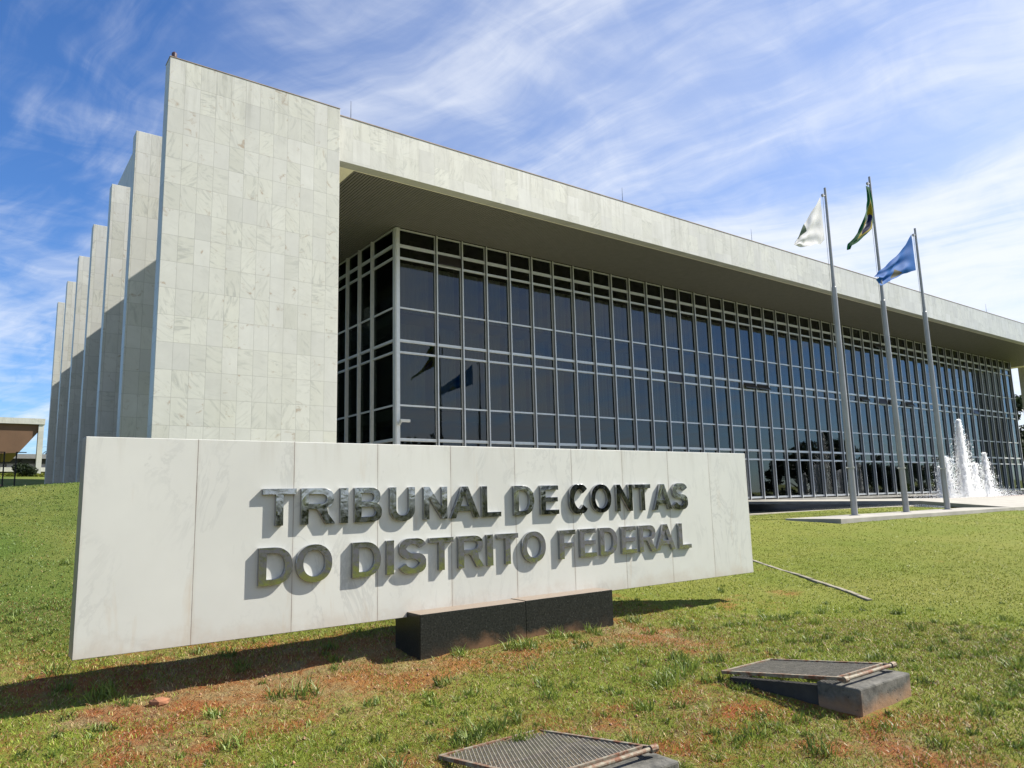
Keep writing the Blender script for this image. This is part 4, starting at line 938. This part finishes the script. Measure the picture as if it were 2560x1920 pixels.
for k, (x, y, kd) in enumerate(((118, -24, 1), (128, -27, 0), (139, -30, 0), (150, -25, 1), (98, -40, 2), (84, -44, 2), (168, -30, 2), (70, -46, 1), (54, -48, 0), (38, -44, 1), (26, -40, 0), (12, -46, 1), (190, -36, 1), (47, -38, 2))):
    nm, h, w = kinds[kd]; f = 0.9+0.2*random.random()
    tree(x, y, gz(x, y), h*f, w*f, nm+' across the road, mirrored in the glass facade', 100+k, 3500, 0.42, 'trees across the road mirrored in the glass')
mb = MB(); xs_ = list(range(-200, 251, 5)); ys_ = [-27, -22, -17, -12, -7]
for y_ in ys_:
    for x_ in xs_: mb.v.append((x_, y_, gz(x_, y_)+0.05))
for j_ in range(len(ys_)-1):
    for i_ in range(len(xs_)-1): q_ = j_*len(xs_)+i_; mb.f.append((q_, q_+1, q_+1+len(xs_), q_+len(xs_)))
tag(obj('road', mb, simple('asphalt', (0.06, 0.06, 0.062), 0.9, var=0.15, scale=0.8)), kind='structure')  # unseen road, placed and widened to darken what the letters mirror
tree(104, 38.5, gz(104, 38.5), 11.5, 9, 'dark tree seen between the glass corner and the far fin wall', 301, 9000, 0.26)
tree(110, 33.5, gz(110, 33.5), 8.0, 9, 'lower dark tree at the right edge behind the far fin wall', 302, 9000, 0.26)

# ------------------------------------------------------------------ the neighbour on the left
nb = empty('pavilion', (0, 100, 4.1), 'low white pavilion with thin flat roof, brown underside and square pillar', 'building')
obj('roof_slab', MB().box(-60, 7.08, 100, 124, 10.0, 10.66), 'marble_far', nb)
obj('pillar', MB().box(6.48, 7.00, 100.1, 101.4, 3.8, 9.995), 'marble_far', nb)
obj('soffit', MB().prism([(-60, 9.99), (6.46, 9.99), (6.46, 9.1), (4.72, 6.72), (2.0, 6.55), (-60, 6.55)], 1, 100.3, 118), 'brown_wood', nb)
obj('wall', MB().box(-60, 3.0, 104, 112, 3.5, 6.54), 'void', nb)
lb = empty('low_building', (0, 118, 4.5), 'long low grey building with white band behind the pavilion pillar', 'building')
obj('wall', MB().box(-60, 14, 126, 132, 3.0, 7.2), 'grey_panel', lb)
obj('window_band', MB().box(-60, 14.1, 125.9, 125.99, 6.9, 7.6), 'interior_dark', lb)
obj('roof_band', MB().box(-60, 14.2, 125.5, 132.5, 7.61, 8.25), 'grey_panel', lb)
obj('white_band', MB().box(-60, 14.2, 125.4, 125.88, 5.75, 6.35), 'white_paint', lb)
rb = MB()
for k in range(20): rb.box(-20+k*1.75, -19.85+k*1.75, 125.7, 125.85, 3.2, 8.2)
obj('pilaster', rb, 'black_iron', lb)
g = np.random.default_rng(77)
V, T = leaf_cloud([(5.0, 93, gz(5, 93)+.7, .95), (4.6, 93.2, gz(5, 93)+.95, .7), (5.5, 93, gz(5, 93)+.6, .75)], 2600, 0.10, g)
tag(obj('round_bush', fast_mesh('round_bush', V, T), 'leaf'), 'dark rounded bush in front of the low grey building', 'bush')
V, T = leaf_cloud([(1+k*.42, 96, gz(1+k*.42, 96)+.12, .33) for k in range(16)], 4200, 0.09, g)
tag(obj('hedge', fast_mesh('hedge', V, T), 'hedge'), 'low yellow green hedge strip below the pavilion', 'hedge')
# palm behind the roofs
pm = empty('palm_tree', (12.6, 150, 5), 'dark palm rising behind the low grey building', 'palm'); pl = MB().tube([(12.6, 150, 4), (12.6, 150, 10.4)], [.25, .2], 8); obj('trunk', pl, 'bark', pm)
V = []; T = []
for k in range(26):
    a = k*2.399; el = 0.15+0.9*random.random(); L_ = 2.3+random.random(); p = Vector((12.6, 150, 10.3)); d = Vector((math.cos(a)*math.cos(el), math.sin(a)*math.cos(el), math.sin(el))); sd = Vector((-math.sin(a), math.cos(a), 0))
    for j in range(7):
        q = p + d*L_/7; n0 = len(V); w_ = 0.32*(1-j/8); V += [tuple(p+sd*w_), tuple(p-sd*w_), tuple(q-sd*w_*.85), tuple(q+sd*w_*.85)]; T += [(n0, n0+1, n0+2), (n0, n0+2, n0+3)]; p = q; d = (d + Vector((0, 0, -0.22))).normalized()
obj('fronds', fast_mesh('fronds', np.array(V), np.array(T)), 'leaf', pm)
# gate posts
gt = empty('iron_gate', (1.9, 50, 1.1), 'thin black iron gate posts on the lawn before the pavilion', 'gate'); z = 1.4
for x in (1.72, 2.28): obj('post', MB().box(x-.035, x+.035, 50, 50.07, z-.5, z+2.0), 'black_iron', gt)
rl = MB().box(1.0, 1.68, 50.02, 50.05, z+1.95, z+2.0).box(2.32, 2.75, 50.02, 50.05, z+1.95, z+2.0)
for k in range(3): rl.box(1.15+k*.2, 1.17+k*.2, 50.02, 50.04, z-.1, z+1.94)
obj('rail', rl, 'black_iron', gt)
bz = [(-6, 78), (1.0, 78), (2.4, 67), (-6, 64)]
mb = MB(); mb.v = [(x, y, gz(x, y)+.05) for x, y in bz] + [(x, y, gz(x, y)-.2) for x, y in bz]; mb.f = [(0,3,2,1),(4,5,6,7),(0,1,5,4),(1,2,6,5),(2,3,7,6),(3,0,4,7)]
tag(obj('brick_path', mb, 'brick'), kind='structure')

g = np.random.default_rng(78)
V, T = leaf_cloud([(x_, -37+1.2*math.sin(x_), gz(x_, -37)+1.2, 2.0) for x_ in np.arange(-30, 200, 1.7)], 26000, 0.30, g)
tag(obj('reflection_shrubs', fast_mesh('reflection_shrubs', V, T), 'leaf'), 'dark shrub row added across the road to darken the steel letters', 'hedge')  # unseen shrubs added so the letters mirror something dark
